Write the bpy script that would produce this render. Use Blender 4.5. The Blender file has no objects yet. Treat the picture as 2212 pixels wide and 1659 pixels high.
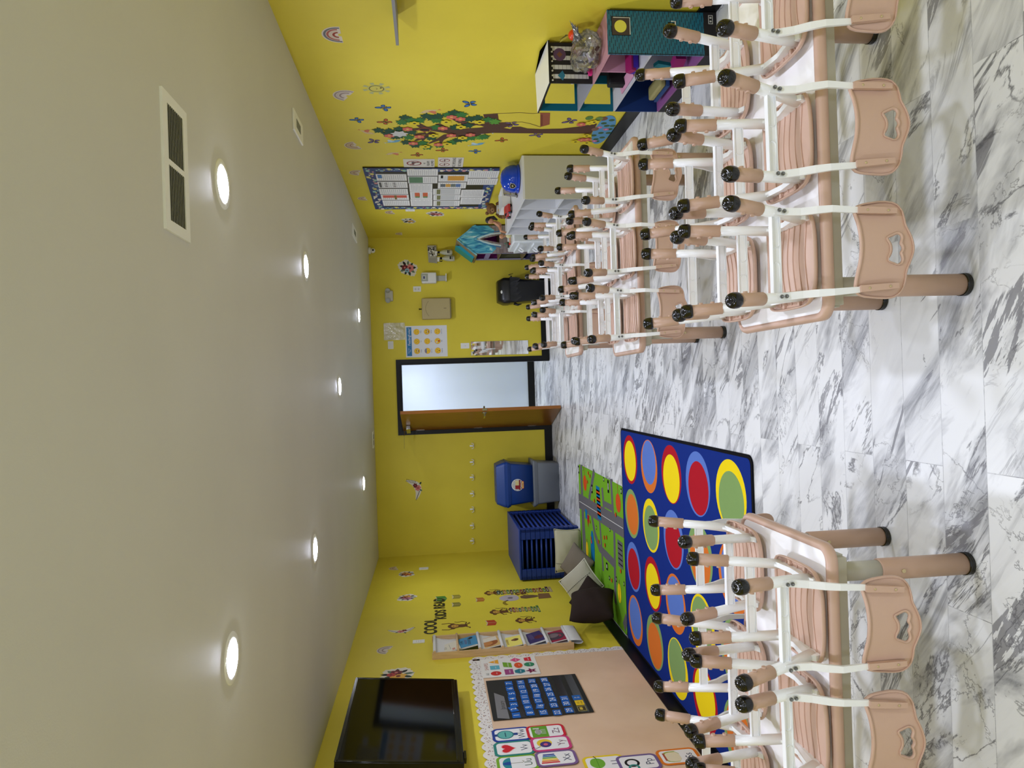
import bpy, bmesh, math, random
from mathutils import Vector, Matrix
R = random.Random(7)
sc = bpy.context.scene
col = sc.collection
# ------------------------------------------------------------------ camera (phone held sideways: the picture is rolled a quarter turn)
PW, PH, FPX = 2212, 1659, 1534.0
YAW, PITCH, ROLL, CAMH = .0012, .1137, -.0335, 1.6404
def _basis():
    f = Vector((math.sin(YAW)*math.cos(PITCH), math.cos(YAW)*math.cos(PITCH), -math.sin(PITCH)))
    r = Vector((math.cos(YAW), -math.sin(YAW), 0)); u = r.cross(f)
    r2 = math.cos(ROLL)*r + math.sin(ROLL)*u; u2 = -math.sin(ROLL)*r + math.cos(ROLL)*u
    return f, u2, r2
CF, CU, CR = _basis()
CO = Vector((0, 0, CAMH))
cam = bpy.data.objects.new('camera', bpy.data.cameras.new('camera')); col.objects.link(cam)
cam.data.sensor_fit = 'HORIZONTAL'; cam.data.sensor_width = 36; cam.data.lens = 36*FPX/PW
cam.data.clip_start = .02
mx, my, mz = -CU, CR, -CF            # picture right = room down, picture up = room right
cam.matrix_world = Matrix(((mx.x, my.x, mz.x, CO.x), (mx.y, my.y, mz.y, CO.y), (mx.z, my.z, mz.z, CO.z), (0, 0, 0, 1)))
sc.camera = cam
def ray(px, py): return CF + CU*((PW/2-px)/FPX) + CR*((PH/2-py)/FPX)
def hit(px, py, axis, val):
    d = ray(px, py); return CO + d*((val-CO[axis])/d[axis])
# ------------------------------------------------------------------ world and exposure
w = bpy.data.worlds.new('world'); sc.world = w; w.use_nodes = True
w.node_tree.nodes['Background'].inputs[0].default_value = (.6, .65, .75, 1)
w.node_tree.nodes['Background'].inputs[1].default_value = .05
vs = sc.view_settings
vs.view_transform = 'Standard'; vs.look = 'None'; vs.gamma = 1; vs.use_curve_mapping = False
vs.exposure = 0.15
LAMP = 240.0         # radiance of the ceiling light lenses
WIN = 1.3            # glow of the added window pane behind the camera
sc.cycles.max_bounces = 8; sc.cycles.diffuse_bounces = 5; sc.cycles.use_denoising = True
sc.cycles.sample_clamp_indirect = 6
sc.cycles.caustics_reflective = False; sc.cycles.caustics_refractive = False
# ------------------------------------------------------------------ the room
XL, XR, YB, ZC, YF = -2.2633, 2.0394, 9.7025, 2.4144, -2.2
TT = .51             # table top height

def lin(c): 
    c = c/255.0
    return c/12.92 if c <= .04045 else ((c+.055)/1.055)**2.4
def rgb(r, g, b): return (lin(r), lin(g), lin(b), 1)
_mats = {}
def mat(name, c, rough=.5, metal=0, bump=0, bscale=300, spec=.5, var=0, trans=0, alpha=1, coat=0):
    if name in _mats: return _mats[name]
    m = bpy.data.materials.new(name); m.use_nodes = True; nt = m.node_tree; b = nt.nodes['Principled BSDF']
    b.inputs['Base Color'].default_value = c if len(c) == 4 else (*c, 1)
    b.inputs['Roughness'].default_value = rough; b.inputs['Metallic'].default_value = metal
    b.inputs['Specular IOR Level'].default_value = spec
    b.inputs['Transmission Weight'].default_value = trans; b.inputs['Alpha'].default_value = alpha
    b.inputs['Coat Weight'].default_value = coat
    if bump or var:
        tc = nt.nodes.new('ShaderNodeTexCoord'); n = nt.nodes.new('ShaderNodeTexNoise'); n.inputs['Scale'].default_value = bscale
        n.inputs['Detail'].default_value = 3
        nt.links.new(tc.outputs['Object'], n.inputs['Vector'])
        if bump:
            bp = nt.nodes.new('ShaderNodeBump'); bp.inputs['Strength'].default_value = bump; bp.inputs['Distance'].default_value = .002
            nt.links.new(n.outputs['Fac'], bp.inputs['Height']); nt.links.new(bp.outputs['Normal'], b.inputs['Normal'])
        if var:
            mx_ = nt.nodes.new('ShaderNodeMixRGB'); mx_.blend_type = 'MULTIPLY'; mx_.inputs[1].default_value = b.inputs['Base Color'].default_value
            cr = nt.nodes.new('ShaderNodeValToRGB'); cr.color_ramp.elements[0].color = (1-var,)*3+(1,); cr.color_ramp.elements[1].color = (1, 1, 1, 1)
            cr.color_ramp.elements[0].position = .35; cr.color_ramp.elements[1].position = .65
            mx_.inputs[0].default_value = 1
            nt.links.new(n.outputs['Fac'], cr.inputs[0]); nt.links.new(cr.outputs[0], mx_.inputs[2]); nt.links.new(mx_.outputs[0], b.inputs['Base Color'])
    _mats[name] = m; return m
def C(r, g, b, rough=.6):           # printed / painted flat colour
    return mat('print_%d_%d_%d' % (r, g, b), rgb(r, g, b), rough, spec=.3)

class NB:
    def __init__(s, name):
        s.m = bpy.data.materials.new(name); s.m.use_nodes = True; s.nt = s.m.node_tree; s.b = s.nt.nodes['Principled BSDF']; _mats[name] = s.m
    def n(s, t, **k):
        x = s.nt.nodes.new('ShaderNode'+t)
        for a, v in k.items(): setattr(x, a, v)
        return x
    def l(s, a, b): s.nt.links.new(a, b)
    def math(s, op, a, b=None, c=None):
        x = s.n('Math', operation=op)
        for i, v in enumerate((a, b, c)):
            if v is None: continue
            if hasattr(v, 'links'): s.l(v, x.inputs[i])
            else: x.inputs[i].default_value = v
        return x.outputs[0]
    def ramp(s, f, els):
        x = s.n('ValToRGB'); e = x.color_ramp.elements
        while len(e) < len(els): e.new(.5)
        for i, (p, c) in enumerate(els): e[i].position = p; e[i].color = c if len(c) == 4 else (*c, 1)
        s.l(f, x.inputs[0]); return x.outputs[0]
    def mix(s, f, a, b, mode='MIX'):
        x = s.n('MixRGB', blend_type=mode)
        for i, v in enumerate((f, a, b)):
            if hasattr(v, 'links'): s.l(v, x.inputs[i])
            elif isinstance(v, (int, float)): x.inputs[i].default_value = v
            else: x.inputs[i].default_value = v
        return x.outputs[0]

def floor_material():
    k = NB('marble_plank_floor')
    tc = k.n('TexCoord'); mp = k.n('Mapping'); mp.inputs['Location'].default_value = (.31, -.118, 0)
    k.l(tc.outputs['Object'], mp.inputs[0])
    br = k.n('TexBrick'); br.offset = .37; br.offset_frequency = 2; br.squash = 1
    br.inputs['Color1'].default_value = (0, 0, 0, 1); br.inputs['Color2'].default_value = (1, 1, 1, 1); br.inputs['Mortar'].default_value = (.5, .5, .5, 1)
    br.inputs['Scale'].default_value = 1; br.inputs['Mortar Size'].default_value = .0012; br.inputs['Mortar Smooth'].default_value = 0
    br.inputs['Bias'].default_value = 0; br.inputs['Brick Width'].default_value = 1.22; br.inputs['Row Height'].default_value = .183
    k.l(mp.outputs[0], br.inputs['Vector'])
    sp = k.n('SeparateXYZ'); k.l(mp.outputs[0], sp.inputs[0])
    rnd = k.n('RGBToBW'); k.l(br.outputs['Color'], rnd.inputs[0])
    row = k.math('FLOOR', k.math('DIVIDE', sp.outputs[1], .183))
    # every plank shows its own piece of marble
    seed = k.math('ADD', k.math('MULTIPLY', rnd.outputs[0], 37.7), k.math('MULTIPLY', row, 3.17))
    cx = k.n('CombineXYZ'); k.l(sp.outputs[0], cx.inputs[0]); k.l(sp.outputs[1], cx.inputs[1]); k.l(seed, cx.inputs[2])
    rot = k.n('Mapping'); rot.inputs['Rotation'].default_value = (0, 0, math.radians(38)); k.l(cx.outputs[0], rot.inputs[0])
    st = k.n('Mapping'); st.inputs['Scale'].default_value = (.55, 2.0, 1); k.l(rot.outputs[0], st.inputs[0])
    st2 = k.n('Mapping'); st2.inputs['Scale'].default_value = (.40, 2.6, 1); k.l(rot.outputs[0], st2.inputs[0])
    def noise(vec, scale, det, rough=.55, dist=0):
        n = k.n('TexNoise'); n.inputs['Scale'].default_value = scale; n.inputs['Detail'].default_value = det
        n.inputs['Roughness'].default_value = rough; n.inputs['Distortion'].default_value = dist; k.l(vec, n.inputs['Vector']); return n.outputs['Fac']
    def ridge(f, wd): return k.math('SUBTRACT', 1.0, k.math('MINIMUM', k.math('DIVIDE', k.math('ABSOLUTE', k.math('SUBTRACT', f, .5)), wd), 1.0))
    cloud = k.ramp(noise(st.outputs[0], 1.7, 5, .6, 1.1), [(.49, (0, 0, 0)), (.60, (1, 1, 1))])
    streak = k.ramp(noise(st2.outputs[0], 4.2, 8, .72, .8), [(.36, (0, 0, 0)), (.62, (1, 1, 1))])
    faint = k.ramp(noise(st2.outputs[0], 2.2, 6, .65, .6), [(.50, (0, 0, 0)), (.75, (1, 1, 1))])
    smear = k.math('ADD', k.math('MULTIPLY', cloud, k.math('ADD', k.math('MULTIPLY', streak, .72), .20)), k.math('MULTIPLY', faint, .22))
    v1 = k.math('MULTIPLY', ridge(noise(st.outputs[0], 1.35, 9, .62, .9), .013), k.ramp(noise(st.outputs[0], 2.1, 2), [(.40, (0, 0, 0)), (.52, (1, 1, 1))]))
    v2 = k.math('MULTIPLY', ridge(noise(rot.outputs[0], 3.0, 7, .62, .5), .008), k.ramp(noise(rot.outputs[0], 2.3, 2), [(.47, (0, 0, 0)), (.58, (1, 1, 1))]))
    blot = k.math('MULTIPLY', ridge(noise(st.outputs[0], .9, 8, .66, 1.3), .030), k.ramp(noise(st.outputs[0], 1.3, 3), [(.56, (0, 0, 0)), (.60, (1, 1, 1))]))
    c = k.mix(smear, rgb(238, 240, 242), rgb(134, 136, 142))
    c = k.mix(k.math('MULTIPLY', k.ramp(blot, [(.2, (0, 0, 0)), (.35, (1, 1, 1))]), .8), c, rgb(122, 122, 128))
    c = k.mix(k.math('MULTIPLY', v1, .9), c, rgb(88, 88, 94))
    c = k.mix(k.math('MULTIPLY', v2, .75), c, rgb(100, 100, 106))
    # small tone difference from plank to plank, thin joint
    tone = k.math('ADD', k.math('MULTIPLY', rnd.outputs[0], .07), .93)
    tt = k.n('CombineXYZ'); [k.l(tone, tt.inputs[i]) for i in range(3)]
    c = k.mix(1.0, c, tt.outputs[0], 'MULTIPLY')
    c = k.mix(k.math('MULTIPLY', br.outputs['Fac'], .45), c, rgb(150, 152, 156))
    k.l(c, k.b.inputs['Base Color'])
    k.b.inputs['Roughness'].default_value = .34; k.b.inputs['Specular IOR Level'].default_value = .42
    return k.m
def wall_material(name, c, blotch):
    k = NB(name); tc = k.n('TexCoord')
    n = k.n('TexNoise'); n.inputs['Scale'].default_value = 1.6; n.inputs['Detail'].default_value = 4; k.l(tc.outputs['Object'], n.inputs[0])
    f = k.ramp(n.outputs['Fac'], [(.35, (0, 0, 0)), (.7, (1, 1, 1))])
    k.l(k.mix(f, c, blotch), k.b.inputs['Base Color'])
    n2 = k.n('TexNoise'); n2.inputs['Scale'].default_value = 260; n2.inputs['Detail'].default_value = 2; k.l(tc.outputs['Object'], n2.inputs[0])
    bp = k.n('Bump'); bp.inputs['Strength'].default_value = .25; bp.inputs['Distance'].default_value = .001; k.l(n2.outputs['Fac'], bp.inputs['Height'])
    k.l(bp.outputs[0], k.b.inputs['Normal']); k.b.inputs['Roughness'].default_value = .55; k.b.inputs['Specular IOR Level'].default_value = .35
    return k.m
def wood_material(name, c1, c2, scale=(1, 1, 12), rough=.4):
    k = NB(name); tc = k.n('TexCoord'); mp = k.n('Mapping'); mp.inputs['Scale'].default_value = scale; k.l(tc.outputs['Object'], mp.inputs[0])
    n = k.n('TexNoise'); n.inputs['Scale'].default_value = 6; n.inputs['Detail'].default_value = 6; n.inputs['Distortion'].default_value = .6; k.l(mp.outputs[0], n.inputs[0])
    k.l(k.ramp(n.outputs['Fac'], [(.3, c1), (.7, c2)]), k.b.inputs['Base Color']); k.b.inputs['Roughness'].default_value = rough
    return k.m
M_FLOOR = floor_material()
M_YEL = wall_material('yellow_wall_paint', rgb(222, 205, 62), rgb(214, 197, 56))
M_CEIL = wall_material('ceiling_paint', rgb(208, 206, 194), rgb(204, 202, 190))
M_HALL = wall_material('hallway_white_paint', rgb(214, 226, 248), rgb(210, 222, 244))
M_BLACKP = mat('black_trim_paint', rgb(12, 13, 15), .42, spec=.25)
M_PINK = mat('pink_plastic', rgb(201, 168, 148), .38, bump=.12, bscale=900)
M_PINKL = mat('pink_leg_sleeve', rgb(188, 156, 135), .42, bump=.1, bscale=900)
M_WHT = mat('white_plastic', rgb(240, 242, 244), .3)
M_TOP = mat('white_laminate', rgb(250, 250, 250), .14)
M_RUB = mat('black_rubber', rgb(14, 14, 15), .18)
M_CREAM = mat('cream_metal', rgb(190, 187, 172), .4)
M_SCREW = mat('screw_metal', rgb(206, 188, 144), .35, metal=.5)
M_DARK = mat('dark_metal', rgb(60, 62, 64), .4, metal=.6)
M_BOLT = mat('grey_bolt', rgb(120, 122, 122), .35, metal=.5)
M_CHROME = mat('brushed_metal', rgb(190, 190, 188), .25, metal=1)
M_PAPER = C(228, 228, 224); M_INK = C(90, 92, 96); M_BLK = C(16, 17, 18)

# ------------------------------------------------------------------ mesh helpers
class MB:
    """collects shapes into one mesh"""
    def __init__(s): s.bm = bmesh.new(); s.mats = []; s.smooth_from = None
    def mi(s, m):
        if m not in s.mats: s.mats.append(m)
        return s.mats.index(m)
    def add(s, vs_, fs, m, smooth=False):
        i = s.mi(m); v = [s.bm.verts.new(p) for p in vs_]; out = []
        for f in fs:
            try: q = s.bm.faces.new([v[j] for j in f])
            except ValueError: continue
            q.material_index = i; q.smooth = smooth; out.append(q)
        return v, out
    def box(s, c, d, m, rot=None, bev=0):
        c = Vector(c); h = Vector(d)/2; pts = []
        for sx in (-1, 1):
            for sy in (-1, 1):
                for sz in (-1, 1):
                    p = Vector((sx*h.x, sy*h.y, sz*h.z))
                    if rot is not None: p = rot @ p
                    pts.append(c+p)
        v, f = s.add(pts, [(0, 1, 3, 2), (4, 6, 7, 5), (0, 4, 5, 1), (2, 3, 7, 6), (0, 2, 6, 4), (1, 5, 7, 3)], m)
        if bev:
            es = list({e for q in f for e in q.edges})
            r = bmesh.ops.bevel(s.bm, geom=es, offset=bev, segments=2, affect='EDGES', profile=.5, clamp_overlap=True)
            for q in r['faces']: q.material_index = s.mi(m); q.smooth = True
        return s
    def prism(s, pts, vec, m, side=None, smooth=False):
        """closed polygon (3d points) extruded along vec"""
        n = len(pts); vec = Vector(vec); a = [Vector(p) for p in pts]; b = [p+vec for p in a]
        fs = [tuple(range(n))[::-1], tuple(range(n, 2*n))]
        s.add(a+b, fs, m)
        s.add(a+b, [(i, (i+1) % n, n+(i+1) % n, n+i) for i in range(n)], side or m, smooth)
        return s
    def tube(s, path, r, m, seg=12, cap=True, ry=None, up=None, smooth=True, closed=False):
        """round or oval tube along a path; r a number or list"""
        P = [Vector(p) for p in path]; n = len(P); rings = []
        rs = r if isinstance(r, (list, tuple)) else [r]*n
        prev = None
        for i, p in enumerate(P):
            t = (P[(i+1) % n]-P[i-1]) if closed else (P[min(i+1, n-1)]-P[max(i-1, 0)])
            t.normalize()
            if prev is None:
                u = Vector(up) if up else (Vector((0, 0, 1)) if abs(t.z) < .9 else Vector((1, 0, 0)))
            else: u = prev
            u = (u-t*u.dot(t)).normalized(); prev = u; v = t.cross(u)
            k = (ry[i] if isinstance(ry, (list, tuple)) else ry) if ry else rs[i]
            rings.append([p+u*(math.cos(a)*rs[i])+v*(math.sin(a)*k) for a in [2*math.pi*j/seg for j in range(seg)]])
        vs_ = [q for g in rings for q in g]; fs = []
        for i in range(n if closed else n-1):
            for j in range(seg):
                a, b = i*seg+j, i*seg+(j+1) % seg; c, d = ((i+1) % n)*seg+(j+1) % seg, ((i+1) % n)*seg+j
                fs.append((a, b, c, d))
        s.add(vs_, fs, m, smooth)
        if cap and not closed:
            s.add(rings[0], [tuple(range(seg))[::-1]], m); s.add(rings[-1], [tuple(range(seg))], m)
        return s
    def bar(s, path, w_, h_, m, up=(0, 0, 1)):
        """rectangular bar along a path: w_ across, h_ along up"""
        P = [Vector(p) for p in path]; n = len(P); vs_ = []
        for i, p in enumerate(P):
            t = (P[min(i+1, n-1)]-P[max(i-1, 0)]).normalized(); u = Vector(up); u = (u-t*u.dot(t)).normalized(); v = t.cross(u)
            ww = w_[i] if isinstance(w_, (list, tuple)) else w_; hh = h_[i] if isinstance(h_, (list, tuple)) else h_
            vs_ += [p+v*ww/2+u*hh/2, p-v*ww/2+u*hh/2, p-v*ww/2-u*hh/2, p+v*ww/2-u*hh/2]
        fs = [(0, 1, 2, 3), (4*n-1, 4*n-2, 4*n-3, 4*n-4)]
        for i in range(n-1):
            for j in range(4): fs.append((4*i+j, 4*i+4+j, 4*i+4+(j+1) % 4, 4*i+(j+1) % 4))
        s.add(vs_, fs, m); return s
    def lathe(s, prof, m, base=(0, 0, 0), axis=(0, 0, 1), seg=24, sy=1, smooth=True, caps=True):
        """profile [(radius, height)] turned round an axis"""
        ax = Vector(axis).normalized(); u = Vector((1, 0, 0)) if abs(ax.x) < .9 else Vector((0, 1, 0)); u = (u-ax*u.dot(ax)).normalized(); v = ax.cross(u); B = Vector(base)
        vs_ = [B+ax*h+u*(r*math.cos(2*math.pi*j/seg))+v*(r*sy*math.sin(2*math.pi*j/seg)) for r, h in prof for j in range(seg)]
        fs = [(i*seg+j, i*seg+(j+1) % seg, (i+1)*seg+(j+1) % seg, (i+1)*seg+j) for i in range(len(prof)-1) for j in range(seg)]
        s.add(vs_, fs, m, smooth)
        if caps:
            if prof[0][0] > 1e-5: s.add(vs_[:seg], [tuple(range(seg))[::-1]], m)
            if prof[-1][0] > 1e-5: s.add(vs_[-seg:], [tuple(range(seg))], m)
        return s
    def ball(s, c, r, m, seg=16, rings=10, rot=None):
        c = Vector(c); r = Vector(r) if isinstance(r, (tuple, list)) else Vector((r, r, r)); vs_ = []
        for i in range(rings+1):
            a = math.pi*i/rings
            for j in range(seg):
                b = 2*math.pi*j/seg; p = Vector((r.x*math.sin(a)*math.cos(b), r.y*math.sin(a)*math.sin(b), r.z*math.cos(a)))
                if rot is not None: p = rot @ p
                vs_.append(c+p)
        s.add(vs_, [(i*seg+j, (i+1)*seg+j, (i+1)*seg+(j+1) % seg, i*seg+(j+1) % seg) for i in range(rings) for j in range(seg)], m, True)
        return s
    def build(s, name, parent=None, weld=True):
        if weld: bmesh.ops.remove_doubles(s.bm, verts=s.bm.verts, dist=1e-6)
        bmesh.ops.recalc_face_normals(s.bm, faces=s.bm.faces)
        me = bpy.data.meshes.new(name); s.bm.to_mesh(me); s.bm.free()
        for m in s.mats: me.materials.append(m)
        o = bpy.data.objects.new(name, me); col.objects.link(o)
        if parent is not None: o.parent = parent
        return o
def thing(name, label, cat, loc=(0, 0, 0), rz=0, group=None):
    o = bpy.data.objects.new(name, None); o.empty_display_size = .05; col.objects.link(o); o.location = loc; o.rotation_euler = (0, 0, rz)
    o['label'] = label; o['category'] = cat
    if group: o['group'] = group
    return o
def tag(o, label, cat, group=None):
    o['label'] = label; o['category'] = cat
    if group: o['group'] = group
    return o
def struct(o): o['kind'] = 'structure'; return o
def copy_tree(o, parent=None):
    c = o.copy(); col.objects.link(c); c.parent = parent
    for ch in [x for x in bpy.data.objects if x.parent == o]: copy_tree(ch, c)
    return c
def circ(cx, cy, r, n=24, ry=None, a0=0): return [(cx+r*math.cos(a0+2*math.pi*i/n), cy+(ry or r)*math.sin(a0+2*math.pi*i/n)) for i in range(n)]
def rrect(cx, cy, w_, h_, r, n=5):
    pts = []
    for k, (sx, sy) in enumerate(((1, 1), (-1, 1), (-1, -1), (1, -1))):
        ox, oy = cx+sx*(w_/2-r), cy+sy*(h_/2-r)
        for i in range(n+1):
            a = math.pi/2*(k+i/n); pts.append((ox+r*math.cos(a), oy+r*math.sin(a)))
    return pts
def smooth_loop(pts, it=2):
    for _ in range(it):
        q = []
        for i in range(len(pts)):
            a, b = pts[i], pts[(i+1) % len(pts)]
            q += [tuple(.75*x+.25*y for x, y in zip(a, b)), tuple(.25*x+.75*y for x, y in zip(a, b))]
        pts = q
    return pts

_txt = {}
def text_mesh(s):
    if s not in _txt:
        cu = bpy.data.curves.new('t', 'FONT'); cu.body = s; cu.align_x = 'CENTER'; cu.resolution_u = 3
        ob = bpy.data.objects.new('t', cu); me = bpy.data.meshes.new_from_object(ob)
        vs_ = [(v.co.x, v.co.y) for v in me.vertices]; fs = [tuple(p.vertices) for p in me.polygons]
        bpy.data.objects.remove(ob); bpy.data.curves.remove(cu); bpy.data.meshes.remove(me)
        _txt[s] = (vs_, fs)
    return _txt[s]
class Art:
    """flat printed thing standing on a plane: local u to the reader's right, v up"""
    def __init__(s, O, U, V, thick=.002):
        s.O = Vector(O); s.U = Vector(U).normalized(); s.V = Vector(V).normalized(); s.N = s.U.cross(s.V); s.t = thick; s.z = thick; s.mb = MB(); s.h = .00010
    def P(s, u, v, z=0): return s.O+s.U*u+s.V*v+s.N*z
    def at(s, px, py):
        d = ray(px, py); t = (s.O-CO).dot(s.N)/d.dot(s.N); q = CO+d*t-s.O; return (q.dot(s.U), q.dot(s.V))
    def base(s, pts, m, thick=None):
        t = thick or s.t; s.mb.prism([s.P(*p) for p in pts], s.N*t, m); s.z = t; return s
    def poly(s, pts, m, up=True):
        if up: s.z += s.h
        s.mb.add([s.P(p[0], p[1], s.z) for p in pts], [tuple(range(len(pts)))], m); return s
    def rect(s, cx, cy, w_, h_, m, up=True): return s.poly([(cx-w_/2, cy-h_/2), (cx+w_/2, cy-h_/2), (cx+w_/2, cy+h_/2), (cx-w_/2, cy+h_/2)], m, up)
    def disc(s, cx, cy, r, m, n=20, ry=None, up=True): return s.poly(circ(cx, cy, r, n, ry), m, up)
    def ring(s, cx, cy, r0, r1, m, a0=0, a1=2*math.pi, n=24, k=1):
        s.z += s.h; vs_ = []
        for i in range(n+1):
            a = a0+(a1-a0)*i/n
            vs_ += [s.P(cx+r0*math.cos(a), cy+r0*k*math.sin(a), s.z), s.P(cx+r1*math.cos(a), cy+r1*k*math.sin(a), s.z)]
        s.mb.add(vs_, [(2*i, 2*i+1, 2*i+3, 2*i+2) for i in range(n)], m); return s
    def line(s, pts, wd, m, up=True):
        if up: s.z += s.h
        P = [Vector((p[0], p[1])) for p in pts]; n = len(P); vs_ = []
        for i, p in enumerate(P):
            t = (P[min(i+1, n-1)]-P[max(i-1, 0)]); t = t.normalized() if t.length > 0 else Vector((1, 0)); q = Vector((-t.y, t.x)); ww = wd[i] if isinstance(wd, (list, tuple)) else wd
            a, b = p+q*ww/2, p-q*ww/2; vs_ += [s.P(a.x, a.y, s.z), s.P(b.x, b.y, s.z)]
        s.mb.add(vs_, [(2*i, 2*i+1, 2*i+3, 2*i+2) for i in range(n-1)], m); return s
    def text(s, t, cx, cy, h, m, sx=1, rot=0):
        s.z += s.h; vs_, fs = text_mesh(t); c, n = math.cos(rot), math.sin(rot); k = h/.7
        q = []
        for x, y in vs_:
            x = x*k*sx; y = (y-.35)*k; q.append(s.P(cx+x*c-y*n, cy+x*n+y*c, s.z))
        s.mb.add(q, fs, m); return s
    def build(s, name, parent=None): return s.mb.build(name, parent, weld=False)
def wallR(px, py, t=.002): return Art(hit(px, py, 0, XR), (0, -1, 0), (0, 0, 1), t)
def wallL(px, py, t=.002): return Art(hit(px, py, 0, XL), (0, 1, 0), (0, 0, 1), t)
def wallB(px, py, t=.002): return Art(hit(px, py, 1, YB), (1, 0, 0), (0, 0, 1), t)

# ------------------------------------------------------------------ room shell
def quad(name, c, d, m): return struct(MB().box(c, d, m).build(name))
T = .12; DX0, DX1, DZ = -.575, .335, 2.045       # doorway in the back wall
YH = 11.2; HXL, HXR = -1.6, 1.9                 # hallway beyond the door
quad('floor', ((XL+XR)/2, (YF+YH)/2, -.05), (XR-XL+1.2, YH-YF+.4, .1), M_FLOOR)
quad('ceiling', ((XL+XR)/2, (YF+YB)/2, ZC+.05), (XR-XL+.24, YB-YF+.24, .1), M_CEIL)
quad('wall_left', (XL-T/2, (YF+YB)/2, ZC/2), (T, YB-YF, ZC), M_YEL)
quad('wall_right', (XR+T/2, (YF+YB)/2, ZC/2), (T, YB-YF, ZC), M_YEL)
quad('wall_front', ((XL+XR)/2, YF-T/2, ZC/2), (XR-XL+.24, T, ZC), M_YEL)
b = MB(); X0, X1 = XL-T, XR+T
b.box(((X0+DX0)/2, YB+T/2, ZC/2), (DX0-X0, T, ZC), M_YEL)
b.box(((X1+DX1)/2, YB+T/2, ZC/2), (X1-DX1, T, ZC), M_YEL)
b.box(((DX0+DX1)/2, YB+T/2, (ZC+DZ)/2), (DX1-DX0, T, ZC-DZ), M_YEL)
struct(b.build('wall_back'))
quad('wall_hallway', ((HXL+HXR)/2, YH+.05, ZC/2), (HXR-HXL, .1, ZC), M_HALL)
quad('wall_hallway_left', (HXL-.05, (YB+T+YH)/2, ZC/2), (.1, YH-YB-T, ZC), M_HALL)
quad('wall_hallway_right', (HXR+.05, (YB+T+YH)/2, ZC/2), (.1, YH-YB-T, ZC), M_HALL)
quad('ceiling_hallway', ((HXL+HXR)/2, (YB+T+YH)/2+.05, ZC+.05), (HXR-HXL+.2, YH-YB-T+.1, .1), M_CEIL)
# unseen glowing window added behind the camera to brighten and cool the room
b = MB(); WX, WZ, WW, WH = -.2, 1.35, 2.6, 1.3
for k in (-1, 1): b.box((WX+k*(WW/2+.03), YF+.015, WZ), (.06, .03, WH+.12), M_BLACKP); b.box((WX, YF+.015, WZ+k*(WH/2+.03)), (WW, .03, .06), M_BLACKP)
b.box((WX, YF+.018, WZ), (.04, .03, WH), M_BLACKP); wf = struct(b.build('added_window'))
_m = bpy.data.materials.new('added_window_glow'); _m.use_nodes = True; _q = _m.node_tree.nodes['Principled BSDF']; _q.inputs['Base Color'].default_value = (.4, .45, .5, 1); _q.inputs['Emission Color'].default_value = (.72, .86, 1, 1); _q.inputs['Emission Strength'].default_value = WIN
o = MB().box((WX, YF+.006, WZ), (WW, .008, WH), _m).build('added_window_pane', wf)
BH = .105
quad('baseboard_hallway', ((HXL+HXR)/2, YH-.006, BH/2), (HXR-HXL, .012, BH), M_BLACKP)
quad('baseboard_left', (XL+.006, (YF+YB)/2, BH/2), (.012, YB-YF, BH), M_BLACKP)
quad('baseboard_right', (XR-.006, (YF+YB)/2, BH/2), (.012, YB-YF, BH), M_BLACKP)
b = MB(); b.box(((XL+.012+DX0-.055)/2, YB-.006, BH/2), (DX0-.055-XL-.012, .012, BH), M_BLACKP)
b.box(((XR-.012+DX1+.055)/2, YB-.006, BH/2), (XR-.012-DX1-.055, .012, BH), M_BLACKP); struct(b.build('baseboard_back'))
# black painted door casing and jamb
b = MB(); CW = .055
for x in (DX0-CW/2, DX1+CW/2): b.box((x, YB-.009, (DZ+CW)/2), (CW, .018, DZ+CW), M_BLACKP)
b.box(((DX0+DX1)/2, YB-.009, DZ+CW/2), (DX1-DX0, .018, CW), M_BLACKP)
for x in (DX0+.009, DX1-.009): b.box((x, YB+T/2, DZ/2), (.018, T, DZ), M_BLACKP)
b.box(((DX0+DX1)/2, YB+T/2, DZ-.009), (DX1-DX0-.036, T, .018), M_BLACKP)
struct(b.build('trim_1'))

# ------------------------------------------------------------------ ceiling lights
M_LENS = bpy.data.materials.new('lit_lens'); M_LENS.use_nodes = True
_b = M_LENS.node_tree.nodes['Principled BSDF']; _b.inputs['Emission Color'].default_value = (.935, .985, 1.19, 1); _b.inputs['Emission Strength'].default_value = LAMP
M_RING = mat('white_light_trim', rgb(235, 235, 228), .5)
lights = [(.811, 2.846, 'ceiling downlight nearest the camera on the right, beside the long vent'), (.805, 4.68, 'second ceiling downlight in the right row'),
          (.83, 8.05, 'farthest ceiling downlight in the right row, near the back wall'), (.035, 6.17, 'ceiling downlight in the middle of the ceiling'),
          (-1.03, 7.96, 'farthest ceiling downlight in the left row, near the back wall'), (-1.01, 4.67, 'second ceiling downlight in the left row'),
          (-.985, 2.761, 'ceiling downlight nearest the camera on the left'), (.81, .9, 'ceiling downlight added out of view above the camera, right'), (-1.0, .9, 'ceiling downlight added out of view above the camera, left'),
          (.81, -1.0, 'ceiling downlight added out of view behind the camera, right'), (-1.0, -1.0, 'ceiling downlight added out of view behind the camera, left')]  # those above and behind the camera are unseen, added to raise the brightness
lt = None
for x, y, lab in lights:
    if lt is None:
        lt = thing('ceiling_light', 'round recessed '+lab, 'light', (x, y, ZC), 0, 'round ceiling downlights')
        MB().lathe([(.072, -.004), (.094, -.004), (.096, -.001), (.096, 0)], M_RING, seg=40, caps=False).build('trim_ring', lt)
        MB().lathe([(.0001, -.011), (.03, -.0105), (.055, -.008), (.068, -.005), (.073, -.001)], M_LENS, seg=40, caps=False).build('lens', lt)
        l0 = lt
    else:
        q = copy_tree(l0); q.location = (x, y, ZC); q['label'] = 'round recessed '+lab
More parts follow.
